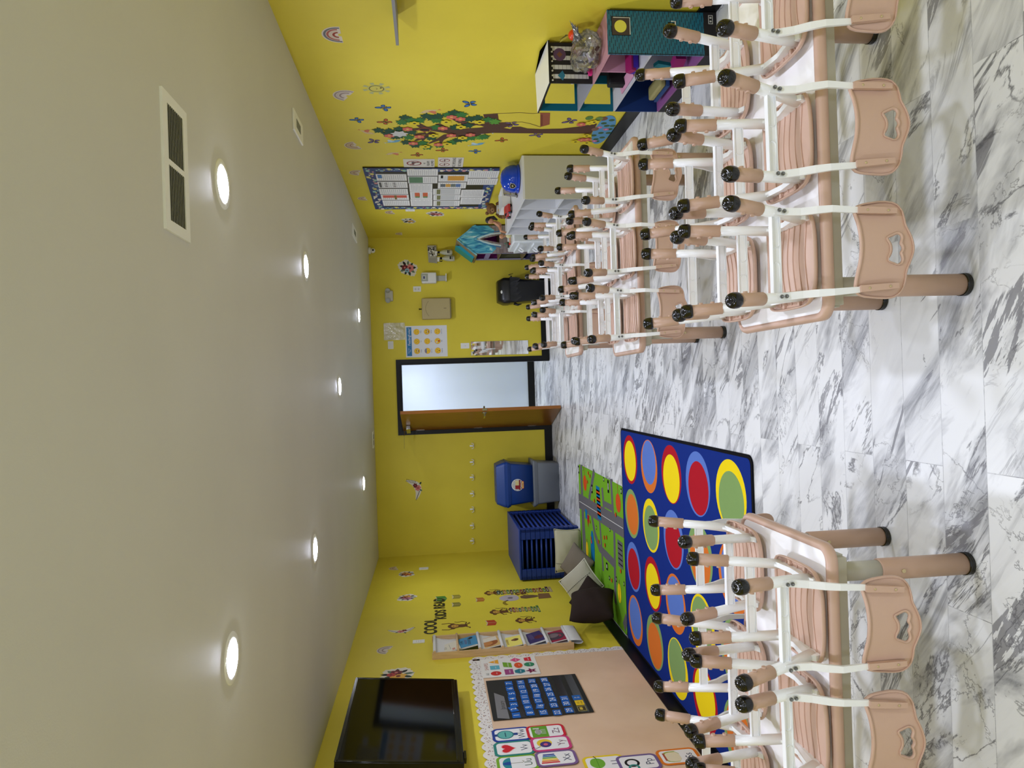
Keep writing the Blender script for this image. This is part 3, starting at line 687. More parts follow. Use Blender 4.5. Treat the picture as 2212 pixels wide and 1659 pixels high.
for k, (wd, kind) in enumerate(W3):
    cx, cy = -.130+.130*(k % 3), .130-.140*(k//3); a.disc(cx, cy, .040, org); a.disc(cx, cy, .037, yel)
    if kind == 3: a.poly([(cx-.034, cy+.012), (cx+.034, cy+.012), (cx+.02, cy+.034), (cx-.02, cy+.034)], C(120, 130, 160))
    if kind == 7: a.disc(cx-.013, cy+.012, .011, M_PAPER)
    for s in (-1, 1): a.disc(cx+s*.013, cy+.010, .0045, C(80, 50, 20), 10, ry=.007 if kind in (0, 5) else .004, up=(s < 0))
    if kind in (0, 5): a.poly([(cx-.022, cy-.006), (cx+.022, cy-.006), (cx+.012, cy-.024), (cx-.012, cy-.024)], C(120, 60, 20)); a.rect(cx, cy-.010, .034, .006, M_PAPER)
    elif kind in (1, 2, 3): a.ring(cx, cy-.026, .011, .014, C(110, 60, 20), .3, 2.8, 12)
    elif kind == 6: a.disc(cx, cy-.018, .008, C(110, 40, 20), 12)
    elif kind == 7: a.disc(cx, cy-.018, .013, C(190, 50, 40), 12)
    else: a.ring(cx, cy-.006, .012, .0145, C(150, 80, 30), 3.4, 6.0, 12)
    a.text(wd, cx, cy-.056, .011 if kind != 8 else .009, C(40, 60, 110))
tag(a.build('feelings_poster'), 'white poster of nine round yellow faces headed Feeling Today, beside the doorway', 'poster')
# wall mirror
M_MIR = mat('mirror_glass', rgb(235, 238, 238), .02, metal=1)
t = thing('wall_mirror', 'tall narrow frameless mirror on the back wall right of the doorway', 'mirror', (.513, YB, .685))
MB().box((0, -.003, 0), (.19, .006, .79), C(150, 152, 150)).build('backing', t); MB().box((0, -.0068, 0), (.186, .0015, .786), M_MIR).build('glass', t)
# spray bottles and pouch on the back wall
P = hit(934, 551, 1, YB); t = thing('wall_pouch', 'black and white patterned wall pouch behind two hanging spray bottles', 'pouch', P)
a = Art(P, (1, 0, 0), (0, 0, 1), .03); a.base([(-.115, -.06), (.125, -.055), (.125, .065), (-.10, .055)], C(170, 166, 150), .03)
for k in range(26): a.disc(-.02+.13*R.random(), -.05+.10*R.random(), .012, (M_BLK, C(110, 105, 95), M_PAPER)[k % 3], 6, up=(k % 5 == 0))
for k in range(5): a.rect(-.10+.012*k, 0, .003, .09, C(110, 108, 98), up=(k == 0))
o = a.build('pouch_body'); o.location = -P; o.parent = t
for px, py, s, lab in ((957, 545, 1, 'right white spray bottle hanging on the back wall pouch'), (962, 558, 0, 'left white spray bottle hanging on the back wall pouch')):
    P = hit(px, py, 1, YB-.075); t = thing('spray_bottle', lab, 'spray bottle', P, 0, 'spray bottles on the back wall')
    MB().lathe([(.0001, -.125), (.036, -.125), (.040, -.115), (.040, -.03), (.028, .015), (.014, .04), (.013, .05)], mat('translucent_bottle', rgb(186, 186, 160), .35), seg=20).build('bottle', t)
    MB().lathe([(.017, .045), (.017, .068), (.012, .075)], M_BLK, seg=16).build('collar', t)
    b = MB(); b.box((-.012, 0, .095), (.062, .022, .03), M_PAPER, bev=.006); b.box((.004, 0, .078), (.018, .018, .02), M_PAPER); b.bar([(-.03, 0, .085), (-.04, 0, .06), (-.034, 0, .04)], .012, .006, M_BLK, up=(0, 1, 0)); b.build('trigger_head', t)
    b = MB(); b.lathe([(.0405, -.10), (.0405, -.045)], C(200, 198, 178), seg=20, caps=False); b.box((0, -.0412, -.066), (.04, .002, .018), M_BLK); b.box((0, -.0412, -.088), (.044, .002, .008), C(60, 60, 60)); b.build('label_wrap', t)
# swing-top bin with bag
t = thing('trash_can', 'black plastic bin with a black liner bag at the back wall', 'trash can', (1.255, 9.50, 0))
M_BPL = mat('black_bin_plastic', rgb(16, 17, 20), .35)
b = MB(); lo = rrect(0, 0, .25, .24, .04, 4); hi = rrect(0, 0, .33, .32, .05, 4); n = len(lo)
b.add([(x, y, .0) for x, y in lo]+[(x, y, .56) for x, y in hi], [tuple(range(n))[::-1]]+[(i, (i+1) % n, n+(i+1) % n, n+i) for i in range(n)], M_BPL, True); b.build('bin_body', t)
b = MB(); l1 = rrect(0, 0, .345, .335, .055, 4); l2 = rrect(0, .0, .345, .335, .055, 4); l3 = rrect(0, .02, .28, .22, .05, 4)
b.add([(x, y, .56) for x, y in l1]+[(x, y, .635) for x, y in l2]+[(x, y, .715) for x, y in l3], [(i, (i+1) % n, n+(i+1) % n, n+i) for i in range(n)]+[(n+i, n+(i+1) % n, 2*n+(i+1) % n, 2*n+i) for i in range(n)]+[tuple(range(2*n, 3*n))], M_BPL, True); b.build('lid', t)
MB().lathe([(.022, 0), (.022, .002), (.0001, .003)], M_PAPER, (-.02, -.135, .668), (0, -1, .75), seg=20, sy=.75).build('badge', t)
b = MB(); 
for k in range(9):
    x0 = -.14+.033*k; b.prism([(x0, -.172-.006*R.random(), .56), (x0+.05, -.174, .555), (x0+.03+.03*R.random(), -.166, .40+.08*R.random()), (x0-.01, -.163, .48)], (0, -.003, 0), mat('black_bag', rgb(22, 23, 25), .22))
b.build('liner_bag', t); b = MB(); b.tube([(.172, -.05, .55), (.20, -.06, .52), (.215, -.07, .56), (.235, -.06, .50)], [.012, .010, .008, .003], _mats['black_bag'], 8); b.build('bag_tail', t); b = MB(); b.tube([(-.17, -.08, .50), (-.19, -.09, .45), (-.18, -.1, .40)], [.02, .015, .004], _mats['black_bag'], 8)
b.build('bag_tail', t)
# door leaf with hardware
hx, hy = -.553, 9.690; ang = math.atan2(8.905-hy, -.302-hx)
t = thing('door_1', 'brown wooden door standing open into the room', 'door', (hx, hy, 0), ang); del t['label'], t['category']; t['kind'] = 'structure'
M_DOOR = wood_material('orange_brown_door', rgb(116, 72, 20), rgb(138, 88, 28), (9, 9, .7), .3); L_ = .83
o = MB().box((L_/2, 0, 1.02), (L_, .042, 2.02), M_DOOR).build('door_panel', t)
o = MB().box((L_+.0012, 0, 1.02), (.0024, .040, 2.016), mat('door_edge_wood', rgb(150, 92, 34), .35)).build('door_edge', t)
b = MB()
for s in (-1, 1):
    b.lathe([(.032, 0), (.032, .006), (.012, .008), (.010, .045)], M_CHROME, (L_-.07, s*.021, .98), (0, s, 0), seg=20); b.bar([(L_-.07, s*.06, .98), (L_-.12, s*.062, .98), (L_-.18, s*.058, .98)], .012, .018, M_CHROME, up=(0, 0, 1))
b.box((L_+.003, 0, .98), (.004, .026, .06), M_CHROME); b.lathe([(.013, 0), (.013, .012)], M_CHROME, (L_+.002, 0, .98), (1, 0, 0), seg=12); b.build('door_handle', t)
for z_ in (.28, 1.02, 1.80): b = MB(); b.box((-.004, -.024, z_), (.03, .004, .11), M_CHROME); b.lathe([(.006, -.055), (.006, .055)], M_CHROME, (-.012, -.028, z_), seg=8); b.build('hinge', t)
b = MB(); b.box((.17, -.048, 1.955), (.23, .05, .055), M_CHROME, bev=.004); b.build('door_closer', t)
b = MB(); b.bar([(.24, -.05, 1.995), (.42, -.20, 2.005), (.30, -.33, 2.01)], .02, .006, M_CHROME); b.build('closer_arm', t)
# hooks
for i, (x, z_) in enumerate(zip((-.814, -1.035, -1.243, -1.464, -1.678, -1.899, -2.107), (1.108, 1.114, 1.121, 1.127, 1.134, 1.142, 1.148))):
    if i == 0:
        h0 = thing('coat_hook', '', 'hook', (x, YB, z_), 0, 'hooks in a row on the back wall')
        MB().box((0, -.003, .006), (.022, .006, .055), M_WHT, bev=.002).build('hook_base', h0)
        b = MB(); b.tube([(0, -.006, -.005), (0, -.03, -.022), (0, -.04, -.005), (0, -.038, .01)], .0045, M_WHT, 8)
        for s in (-1, 1): b.tube([(0, -.006, .0), (s*.018, -.022, -.02), (s*.034, -.03, -.012), (s*.036, -.03, .004)], .004, M_WHT, 8); b.ball((s*.036, -.03, .006), .006, M_WHT, 8, 6)
        b.build('prongs', h0); q = h0
    else: q = copy_tree(h0); q.location = (x, YB, z_)
    q['label'] = ('rightmost white coat hook on the back wall, nearest the door', 'second white coat hook from the right on the back wall', 'third white coat hook from the right, above the blue tote', 'middle white coat hook of the seven on the back wall', 'third white coat hook from the left on the back wall', 'second white coat hook from the left on the back wall', 'leftmost white coat hook on the back wall, nearest the corner')[i]
# storage totes
def tote(name, z0, z1, w0, w1, d0, d1, m, rimm, lab, lid=None):
    t = thing(name, lab, 'storage tote', (-1.305, 9.42, z0)); b = MB(); n = 24
    l0 = rrect(0, 0, w0, d0, .03, 5); l1 = rrect(0, 0, w1, d1, .03, 5); n = len(l0); H_ = z1-z0
    b.add([(x, y, 0) for x, y in l0]+[(x, y, H_) for x, y in l1], [tuple(range(n))[::-1]]+[(i, (i+1) % n, n+(i+1) % n, n+i) for i in range(n)], m, True); b.build('tub', t)
    r_ = rrect(0, 0, w1+.045, d1+.045, .04, 5); r2 = rrect(0, 0, w1+.01, d1+.01, .035, 5)
    b = MB(); b.add([(x, y, H_-.012) for x, y in r_]+[(x, y, H_+.006) for x, y in r_]+[(x, y, H_-.05) for x, y in r2], [(i, (i+1) % n, n+(i+1) % n, n+i) for i in range(n)]+[(2*n+i, 2*n+(i+1) % n, (i+1) % n, i) for i in range(n)]+[tuple(range(n, 2*n))], rimm); b.build('rim', t)
    if lid:
        b = MB(); q = rrect(0, 0, w1+.03, d1+.03, .04, 5); q2 = rrect(0, .0, w1-.05, d1-.06, .03, 5); b.add([(x, y, H_+.006) for x, y in q]+[(x, y, H_+.03) for x, y in q]+[(x, y, H_+lid) for x, y in q2], [(i, (i+1) % n, n+(i+1) % n, n+i) for i in range(n)]+[(n+i, n+(i+1) % n, 2*n+(i+1) % n, 2*n+i) for i in range(n)]+[tuple(range(2*n, 3*n))], m)
        for k in range(4): b.box((-.18+.12*k, -.01, H_+lid+.001), (.085, d1-.15, .006), m, bev=.002)
        b.build('lid', t)
    return t
M_TB = mat('blue_tote_plastic', rgb(16, 62, 140), .4, bump=.1, bscale=500); M_TG = mat('grey_tote_plastic', rgb(122, 128, 136), .45)
tote('grey_tote', 0, .345, .50, .565, .36, .40, M_TG, M_TG, 'grey plastic tote on the floor under the blue tote by the back wall')
tb_ = tote('blue_tote', .352, .70, .485, .56, .36, .40, M_TB, M_TB, 'blue lidded tote stacked on the grey tote, with a round sticker', .13)
a = Art((-1.31, 9.2155, .56), (1, 0, 0), (0, 0.085, 1), .001); a.base(circ(0, 0, .078, 30), M_PAPER, .001)
for k in range(9): x = -.064+.016*k; hh = math.sqrt(.072**2-x*x); a.rect(x, 0, .005, 2*hh, M_BLK, up=(k == 0))
a.rect(.008, .0, .095, .055, C(214, 200, 140)); a.rect(-.03, .005, .05, .05, C(150, 30, 40)); a.rect(.0, -.03, .125, .022, C(140, 24, 34))
for x in (-.04, .04): a.disc(x, -.042, .013, M_BLK); a.disc(x, -.042, .007, M_PAPER)
a.poly(rrect(.0, -.068, .10, .030, .01, 3), C(190, 40, 30)); a.poly(rrect(.0, -.068, .088, .022, .008, 3), C(222, 190, 110)); a.text('CARS', 0, -.068, .016, C(140, 30, 24))
o = a.build('train_sticker'); o.location = -Vector(tb_.location); o.parent = tb_
# stacked cots
M_COT = mat('blue_cot_plastic', rgb(14, 52, 138), .42, bump=.08, bscale=400); M_COTF = mat('blue_cot_mesh', rgb(12, 30, 74), .8)
cx0, cx1, cy0, cy1 = -2.245, -1.665, 8.09, 9.33
def cot():
    t = thing('stacking_cot', '', 'cot', ((cx0+cx1)/2, (cy0+cy1)/2, 0), 0, 'blue cots stacked in the back left corner'); w_, d_ = cx1-cx0, cy1-cy0
    b = MB()
    for s in (-1, 1):
        b.tube([(s*(w_/2-.02), -d_/2+.08, .042), (s*(w_/2-.02), d_/2-.08, .042)], .0125, M_COT, 10); b.tube([(-w_/2+.10, s*(d_/2-.02), .042), (w_/2-.10, s*(d_/2-.02), .042)], .0125, M_COT, 10)
    b.build('cot_frame', t)
    MB().box((0, 0, .045), (w_-.05, d_-.05, .003), M_COTF).build('cot_fabric', t)
    for sx in (-1, 1):
        for sy in (-1, 1):
            b = MB(); b.box((sx*(w_/2-.06), sy*(d_/2-.02), .0275), (.12, .04, .0535), M_COT, bev=.004); b.box((sx*(w_/2-.02), sy*(d_/2-.055), .0275), (.04, .11, .0535), M_COT, bev=.004); b.build('corner_leg', t)
    return t
c0 = cot(); NC = 12; ordn = ['bottom', 'second', 'third', 'fourth', 'fifth', 'sixth', 'seventh', 'eighth', 'ninth', 'tenth', 'eleventh', 'top']
for i in range(NC):
    q = c0 if i == 0 else copy_tree(c0); q.location.z = .001+.0560*i
    q['label'] = ('blue stacking cot at the bottom of the corner stack' if i == 0 else 'blue stacking cot on top of the corner stack' if i == NC-1 else '%s blue stacking cot from the bottom of the corner stack' % ordn[i])
t = thing('cot_lid_tray', 'blue flat lid lying over the top of the cot stack', 'cover', ((cx0+cx1)/2, (cy0+cy1)/2, .6735)); MB().box((0, 0, .012), (cx1-cx0, cy1-cy0, .022), M_COT, bev=.006).build('panel', t)
# ------------------------------------------------------------------ cushions
def cushion(name, c, w_, h_, th, rot, m, lab, trim=None, stitch=0):
    t = thing(name, lab, 'cushion', c); t.rotation_euler = (Matrix.Rotation(rot[2], 3, 'Z') @ Matrix.Rotation(rot[0], 3, 'X') @ Matrix.Rotation(rot[1], 3, 'Y')).to_euler(); b = MB(); N = 18
    for s in (-1, 1):
        vs_ = []
        for i in range(N+1):
            for j in range(N+1):
                u, v = -1+2*i/N, -1+2*j/N; px_ = w_/2*u*(1-.08*(1-v*v)*abs(u)**4)*(1-.05*abs(u*v)**6); pz = h_/2*v*(1-.08*(1-u*u)*abs(v)**4)*(1-.05*abs(u*v)**6)
                th_ = th/2*(max(0, (1-u*u)*(1-v*v)))**.55*(1+.05*math.sin(5*u+3*v)+.03*math.sin(9*v-4*u)); vs_.append((px_, s*th_, pz))
        b.add(vs_, [(i*(N+1)+j, (i+1)*(N+1)+j, (i+1)*(N+1)+j+1, i*(N+1)+j+1) for i in range(N) for j in range(N)], m, True)
    b.build('cover', t)
    if trim:
        b = MB(); pts = []
        for k in range(4):
            for i in range(12):
                f = -1+2*i/12; u, v = ((f, -1), (1, f), (-f, 1), (-1, -f))[k]; pts.append((w_/2*u*(1-.07*(1-v*v)*abs(u)**4), 0, h_/2*v*(1-.07*(1-u*u)*abs(v)**4)))
        b.tube(pts, .005, trim, 6, closed=True, up=(0, 1, 0)); b.build('piping', t)
    if stitch:
        b = MB()
        for s in (-1, 1):
            for k in range(16 if stitch == 2 else 1):
                f = (lambda u: (w_/2*u, s*(th/2*(max(0, (1-u*u)*(1-.1**2)))**.55+.003), h_/2*.10)) if stitch == 2 else (lambda u: (-w_/2*.55, s*(th/2*(max(0, (1-u*u)*(1-.55**2)))**.55+.003), h_/2*u))
                if stitch == 2: b.tube([f(-.92+.115*k), f(-.92+.115*k+.07)], .0025, C(50, 48, 44), 5)
                else: b.tube([f(-.95+.19*q) for q in range(11)], .0022, C(90, 86, 70), 5)
        b.build('stitched_seam', t)
    mr = t.rotation_euler.to_matrix(); zz_ = min((mr @ v.co).z for ch in bpy.data.objects if ch.parent == t for v in ch.data.vertices); t.location.z = .0095-zz_ if c[1] < 7.96 and c[0] > -2.3 else .003-zz_
    return t
def fabric(name, c): return mat(name, c, .9, bump=.5, bscale=500, spec=.15, var=.12)
F_CR, F_CR2, F_TP, F_DK = fabric('cream_fabric', rgb(196, 192, 166)), fabric('oat_fabric', rgb(184, 181, 164)), fabric('taupe_fabric', rgb(126, 117, 105)), fabric('dark_brown_fabric', rgb(50, 40, 37))
cushion('cushion', (-1.90, 7.935, .168), .50, .30, .13, (-.20, 0, 0), F_CR, 'cream cushion leaning on the cot stack, nearest the cots', F_CR, 1)
cushion('cushion', (-1.93, 7.42, .13), .36, .34, .13, (-.85, .65, .12), F_TP, 'grey-brown cushion between the two cream cushions')
cushion('cushion', (-2.02, 7.02, .13), .40, .33, .13, (-.72, .90, .10), F_CR2, 'pale cushion with a dark stitched line, in the middle of the row', C(224, 222, 208), 2)
cushion('cushion', (-2.15, 7.70, .12), .26, .24, .10, (-.2, .3, 1.1), F_DK, 'dark brown cushion by the wall behind the grey-brown one')
cushion('cushion', (-2.08, 6.72, .13), .34, .30, .13, (-.55, .75, .35), F_DK, 'dark brown cushion behind the front one, under the stitched cushion')
cushion('cushion', (-2.045, 6.40, .170), .38, .42, .27, (-.24, .25, 1.18), F_DK, 'large dark brown velvety cushion at the front of the row')
# ------------------------------------------------------------------ white cubby cabinet on the right wall, with the toys standing on it
M_CAB = mat('white_melamine', rgb(226, 228, 230), .4); M_CABE = mat('cream_melamine_side', rgb(196, 194, 172), .45, bump=.1, bscale=700)
t = thing('cubby_cabinet', 'long white cubby shelf cabinet along the right wall', 'cabinet', (1.835, 6.965, 0)); CY0, CY1, CXF, CXB, CH = 6.22, 7.71, 1.64, 2.024, .775
def cb(x0, x1, y0, y1, z0, z1, m=None): return MB().box(((x0+x1)/2-1.835, (y0+y1)/2-6.965, (z0+z1)/2), (x1-x0, y1-y0, z1-z0), m or M_CAB)
cb(CXF, CXB, CY0, CY0+.018, 0, CH-.018, M_CABE).build('side_panel', t); cb(CXF, CXB, CY1-.018, CY1, 0, CH-.018).build('side_panel', t)
cb(CXF, CXB, CY0, CY1, CH-.018, CH).build('top_panel', t); cb(CXB-.006, CXB, CY0+.018, CY1-.018, .06, CH-.018).build('back_panel', t)
cb(CXF+.02, CXF+.035, CY0+.018, CY1-.018, 0, .06).build('plinth', t); cb(CXF, CXB-.006, CY0+.018, CY1-.018, .06, .078).build('bottom_panel', t)
cb(CXF, CXB-.006, CY0+.018, CY1-.018, .405, .423).build('shelf', t)
for y in (6.585, 6.955, 7.33):
    cb(CXF, CXB-.006, y-.009, y+.009, .078, .405).build('divider', t); cb(CXF, CXB-.006, y-.009, y+.009, .423, CH-.018).build('divider', t)
# helmet
t = thing('toy_helmet', 'blue toy police helmet with a badge on the near end of the white cabinet', 'helmet', (1.89, 6.47, CH+.012)); M_HB = mat('glossy_blue', rgb(14, 66, 190), .12)
b = MB(); seg = 28; prof = [(.118, 0), (.124, .03), (.120, .07), (.104, .110), (.075, .140), (.038, .155), (.0001, .159)]
b.lathe(prof, M_HB, (0, 0, 0), seg=seg, sy=1.1); b.lathe([(.128, -.006), (.130, .004), (.120, .012)], M_HB, seg=seg, sy=1.1, caps=False); b.build('shell', t)
MB().tube([(.0+.118*math.cos(a_), .128*math.sin(a_), -.004) for a_ in [math.pi*k/10-.4 for k in range(14)]], .006, C(206, 62, 24), 8).build('lining', t)
b = MB(); bx = Vector((-.085, -.085, .055)); nn = Vector((-.72, -.66, .25)).normalized(); uu = Vector((0, 0, 1)).cross(nn).normalized(); vv = nn.cross(uu)
a = Art(bx+nn*.006, uu, vv, .003); shp = [(-.026, .022), (0, .030), (.026, .022), (.024, -.012), (0, -.032), (-.024, -.012)]
a.base(shp, C(176, 170, 150)); a.poly([(x*.82, y*.82) for x, y in shp], M_BLK); a.disc(0, .002, .010, C(190, 180, 130), 5); a.build('badge', t)
# clear grey visor
t = thing('toy_visor', 'smoky clear plastic visor lying against the blue helmet', 'visor', (1.835, 6.60, CH+.001)); k = film('smoky_film', .1, (.60, .54, .50, 1), .25)
b = MB(); vs_ = []; N = 12
for i in range(N+1):
    for j in range(5):
        a_ = -1.5+2.6*i/N; z_ = .003+.118*j/4; r_ = .075-.015*j/4; vs_.append((r_*math.cos(a_+2.4), r_*1.1*math.sin(a_+2.4), z_))
b.add(vs_, [(i*5+j, (i+1)*5+j, (i+1)*5+j+1, i*5+j+1) for i in range(N) for j in range(4)], k, True); b.build('visor_shield', t)
b = MB(); b.tube([vs_[i*5] for i in range(N+1)], .005, C(96, 84, 76), 6); b.tube([vs_[i*5+4] for i in range(N+1)], .003, C(130, 118, 108), 6); b.build('visor_edge', t)
# toy car
t = thing('toy_car', 'small red and orange toy car on the white cabinet', 'toy car', (1.752, 7.12, CH)); t.rotation_euler = (0, 0, 1.75); t.scale = (1.15,)*3
b = MB(); sec = [(-.085, .018), (-.088, .035), (-.06, .046), (-.025, .062), (.02, .062), (.05, .045), (.086, .036), (.09, .018)]
b.prism([(x, -.032, z_) for x, z_ in sec], (0, .064, 0), mat('glossy_red', rgb(188, 34, 22), .15)); b.build('body', t)
b = MB(); b.prism([(-.045, -.0335, .046), (-.02, -.0335, .059), (.018, -.0335, .059), (.038, -.0335, .046)], (0, .067, 0), M_BLK); b.box((.0, 0, .0625), (.045, .045, .002), C(220, 110, 30)); b.build('windows', t)
for sx in (-.055, .055):
    for sy in (-1, 1): MB().lathe([(.017, -.007), (.017, .007)], M_RUB, (sx, sy*.032, .017), (0, 1, 0), seg=16).build('wheel', t)
# white open box
t = thing('white_box', 'open white cardboard box behind the toy car on the cabinet', 'box', (1.90, 7.30, CH)); b = MB()
b.box((0, 0, .002), (.20, .34, .004), M_PAPER)
for sx in (-1, 1): b.box((sx*.099, 0, .045), (.003, .34, .09), M_PAPER)
for sy in (-1, 1): b.box((0, sy*.1685, .045), (.196, .003, .09), M_PAPER)
b.build('carton', t)
# teddy bear
t = thing('teddy_bear', 'brown teddy bear in a white shirt at the far end of the cabinet', 'teddy bear', (1.90, 7.61, CH)); t.scale = (.80,)*3; t.rotation_euler = (0, 0, -.5); FUR = fabric('bear_fur', rgb(134, 98, 60)); FURL = fabric('bear_fur_light', rgb(170, 132, 88)); SH = fabric('white_shirt', rgb(214, 214, 206))
b = MB(); b.ball((0, .01, .195), (.075, .068, .065), FUR); [b.ball((s*.062, .015, .25), (.026, .014, .026), FUR, 12, 8) for s in (-1, 1)]
for s in (-1, 1): b.ball((s*.075, -.10, .035), (.032, .05, .032), FUR, 12, 8)
b.ball((0, .0, .08), (.07, .055, .075), FUR)
for s in (-1, 1): b.tube([(s*.06, 0, .12), (s*.095, -.03, .08), (s*.10, -.06, .05)], [.026, .024, .020], FUR, 10)
b.build('body', t); b = MB(); b.ball((0, -.052, .18), (.034, .026, .026), FURL, 12, 8); b.build('muzzle', t); b = MB(); b.ball((0, -.078, .19), (.009, .006, .007), M_BLK, 8, 6); [b.ball((s*.026, -.052, .21), .006, M_BLK, 8, 6) for s in (-1, 1)]; b.build('face', t)
b = MB(); b.lathe([(.06, .12), (.076, .09), (.076, .04), (.068, .02)], SH, (0, .0, .01), seg=20, caps=False, sy=.85); b.build('shirt', t)
a = Art((-.0, -.066, .085), (1, 0, 0), (0, 0, 1), .002); a.base(circ(0, 0, .028, 12), C(214, 164, 40)); a.rect(0, 0, .03, .02, C(90, 60, 30)); a.build('shirt_print', t)
t = thing('dark_haired_doll', 'dark haired doll slumped at the far end of the cabinet by the teddy bear', 'doll', (1.735, 7.62, CH+.048)); t.scale = (.72,)*3; SK = mat('doll_skin', rgb(196, 142, 104), .5)
b = MB(); b.ball((.05, .0, .17), (.045, .042, .05), SK, 14, 10); b.tube([(.04, 0, .13), (.01, 0, .06), (-.02, 0, .02)], [.02, .035, .03], SK, 10)
for s in (-1, 1): b.tube([(-.02, s*.015, .02), (-.10, s*.02, .02), (-.125, s*.02, -.06)], [.018, .014, .010], SK, 8); b.tube([(.03, s*.03, .11), (-.02, s*.045, .05), (-.07, s*.035, .03)], [.012, .010, .008], SK, 8)
b.build('body', t); b = MB(); b.ball((.065, .012, .19), (.052, .05, .055), mat('dark_hair', rgb(30, 22, 18), .6), 14, 10); b.tube([(.09, .02, .18), (.10, .0, .12), (.06, -.03, .07)], [.035, .03, .012], _mats['dark_hair'], 10); b.build('hair', t)
# ------------------------------------------------------------------ white toy dresser
t = thing('toy_dresser', 'small white plastic toy dresser beyond the cubby cabinet', 'toy dresser', (1.81, 8.26, 0)); M_TD = mat('white_toy_plastic', rgb(222, 228, 230), .35)
b = MB(); b.box((0, 0, .33), (.40, .60, .66), M_TD, bev=.015); b.build('carcass', t); b = MB(); b.box((.03, -.301, .30), (.26, .004, .42), C(172, 178, 156)); b.box((.0, -.304, .30), (.008, .004, .42), C(130, 136, 120)); b.build('recessed_panel', t)
for z0 in (.10, .27, .44):
    b = MB(); b.prism([(-.20, -.28, z0), (-.222, -.28, z0+.15), (-.195, -.28, z0+.155)], (0, .56, 0), M_TD); dr = b.build('drawer_front', t)
    b = MB(); b.tube([(-.213, -.06, z0+.12), (-.245, -.055, z0+.08), (-.25, 0, z0+.07), (-.245, .055, z0+.08), (-.213, .06, z0+.12)], .009, M_WHT, 8); b.build('drawer_handle', dr)
t = thing('doll_red_shoes', 'little doll in a pale dress sitting on the white toy dresser', 'doll', (1.72, 8.12, .661))
b = MB(); b.ball((0, 0, .035), (.03, .03, .035), C(214, 210, 160), 12, 8); b.tube([(0, 0, .05), (-.01, 0, .09)], .012, SK, 8); b.ball((-.01, 0, .115), .028, SK, 12, 8); b.tube([(0, -.01, .02), (-.08, .04, .015)], .010, SK, 8); b.build('body', t)
b = MB(); b.ball((-.085, .045, .018), (.02, .015, .012), C(190, 40, 30), 10, 6); b.build('shoe', t)
t = thing('toy_drum', 'small dark grey round toy at the front edge of the white toy dresser', 'toy', (1.66, 8.36, .661)); b = MB(); b.lathe([(.034, 0), (.036, .03), (.030, .045), (.0001, .05)], C(96, 100, 92), seg=18); b.build('shell', t); b = MB(); b.lathe([(.0365, .012), (.0365, .022)], M_BLK, seg=18, caps=False); b.build('band', t)

# ------------------------------------------------------------------ ice castle dollhouse in the back right corner
t = thing('castle_dollhouse', 'tall ice blue toy castle dollhouse in the back right corner', 'dollhouse', (1.85, 9.15, 0)); bx0, by0 = 1.85, 9.15
ICE = NB('painted_ice'); tc = ICE.n('TexCoord'); mp = ICE.n('Mapping'); mp.inputs['Scale'].default_value = (9, 9, 2.2); ICE.l(tc.outputs['Object'], mp.inputs[0]); n_ = ICE.n('TexNoise'); n_.inputs['Scale'].default_value = 2.4; n_.inputs['Detail'].default_value = 5; n_.inputs['Distortion'].default_value = 1.2; ICE.l(mp.outputs[0], n_.inputs[0])
ICE.l(ICE.ramp(n_.outputs['Fac'], [(.3, rgb(20, 92, 150)), (.45, rgb(52, 150, 190)), (.6, rgb(120, 196, 214)), (.72, rgb(214, 232, 236))]), ICE.b.inputs['Base Color']); ICE.b.inputs['Roughness'].default_value = .4; M_ICE = ICE.m
STN = NB('painted_stone'); tc = STN.n('TexCoord'); br = STN.n('TexBrick'); mp = STN.n('Mapping'); mp.inputs['Rotation'].default_value = (math.pi/2, 0, 0); STN.l(tc.outputs['Object'], mp.inputs[0]); STN.l(mp.outputs[0], br.inputs[0])
br.inputs['Scale'].default_value = 1; br.inputs['Brick Width'].default_value = .09; br.inputs['Row Height'].default_value = .045; br.inputs['Mortar Size'].default_value = .002; br.inputs['Color1'].default_value = rgb(128, 112, 112); br.inputs['Color2'].default_value = rgb(148, 136, 142); br.inputs['Mortar'].default_value = rgb(90, 80, 84); STN.l(br.outputs[0], STN.b.inputs['Base Color']); M_STN = STN.m
M_TEAL = C(40, 150, 136); M_PUR = C(116, 20, 104); M_MDF = C(140, 124, 88)
def L(x, y, z_): return (x-bx0, y-by0, z_)
XL_, XR_, Y0, Y1, ZR = 1.67, 2.02, 8.93, 9.45, 1.05
def side_wall(pts, m, nm, vec=(0, .012, 0)): MB().prism([L(*p) for p in pts], vec, m).build(nm, t)
AX, AZ = 1.875, .90        # pointed window in the gable wall
b = MB()
# gable wall split round the pointed window
def gz(x): return ZR+(1.24-ZR)*(1-abs(x-1.845)/.175)
xa, xb, zb_, zt_ = 1.80, 1.90, .72, .95; xm = .5*(xa+xb)
for pts in ([(XL_, .0), (xa, .0), (xa, zb_), (xm, zt_), (xm, gz(xm)), (XL_, ZR)], [(xb, zb_), (xb, 0), (XR_, 0), (XR_, ZR), (1.845, 1.24), (xm, gz(xm)), (xm, zt_)], [(xa, 0), (xb, 0), (xb, zb_), (xa, zb_)]):
    up_ = [p for p in pts]; b.prism([L(x, Y0, z_) for x, z_ in up_], (0, .012, 0), M_STN)
b.build('gable_wall', t)
a = Art((bx0*0, Y0, 0), (1, 0, 0), (0, 0, 1), 0); a.O = Vector(L(0, Y0, 0)); a.z = .001
a.poly([(XL_, .82), (1.73, .76), (1.79, .80), (xm, .99), (xm, gz(xm)), (XL_, ZR)], M_ICE); a.poly([(XR_, .86), (1.96, .78), (1.91, .80), (xm, .99), (xm, gz(xm)), (1.845, 1.24), (XR_, ZR)], M_ICE, up=False)
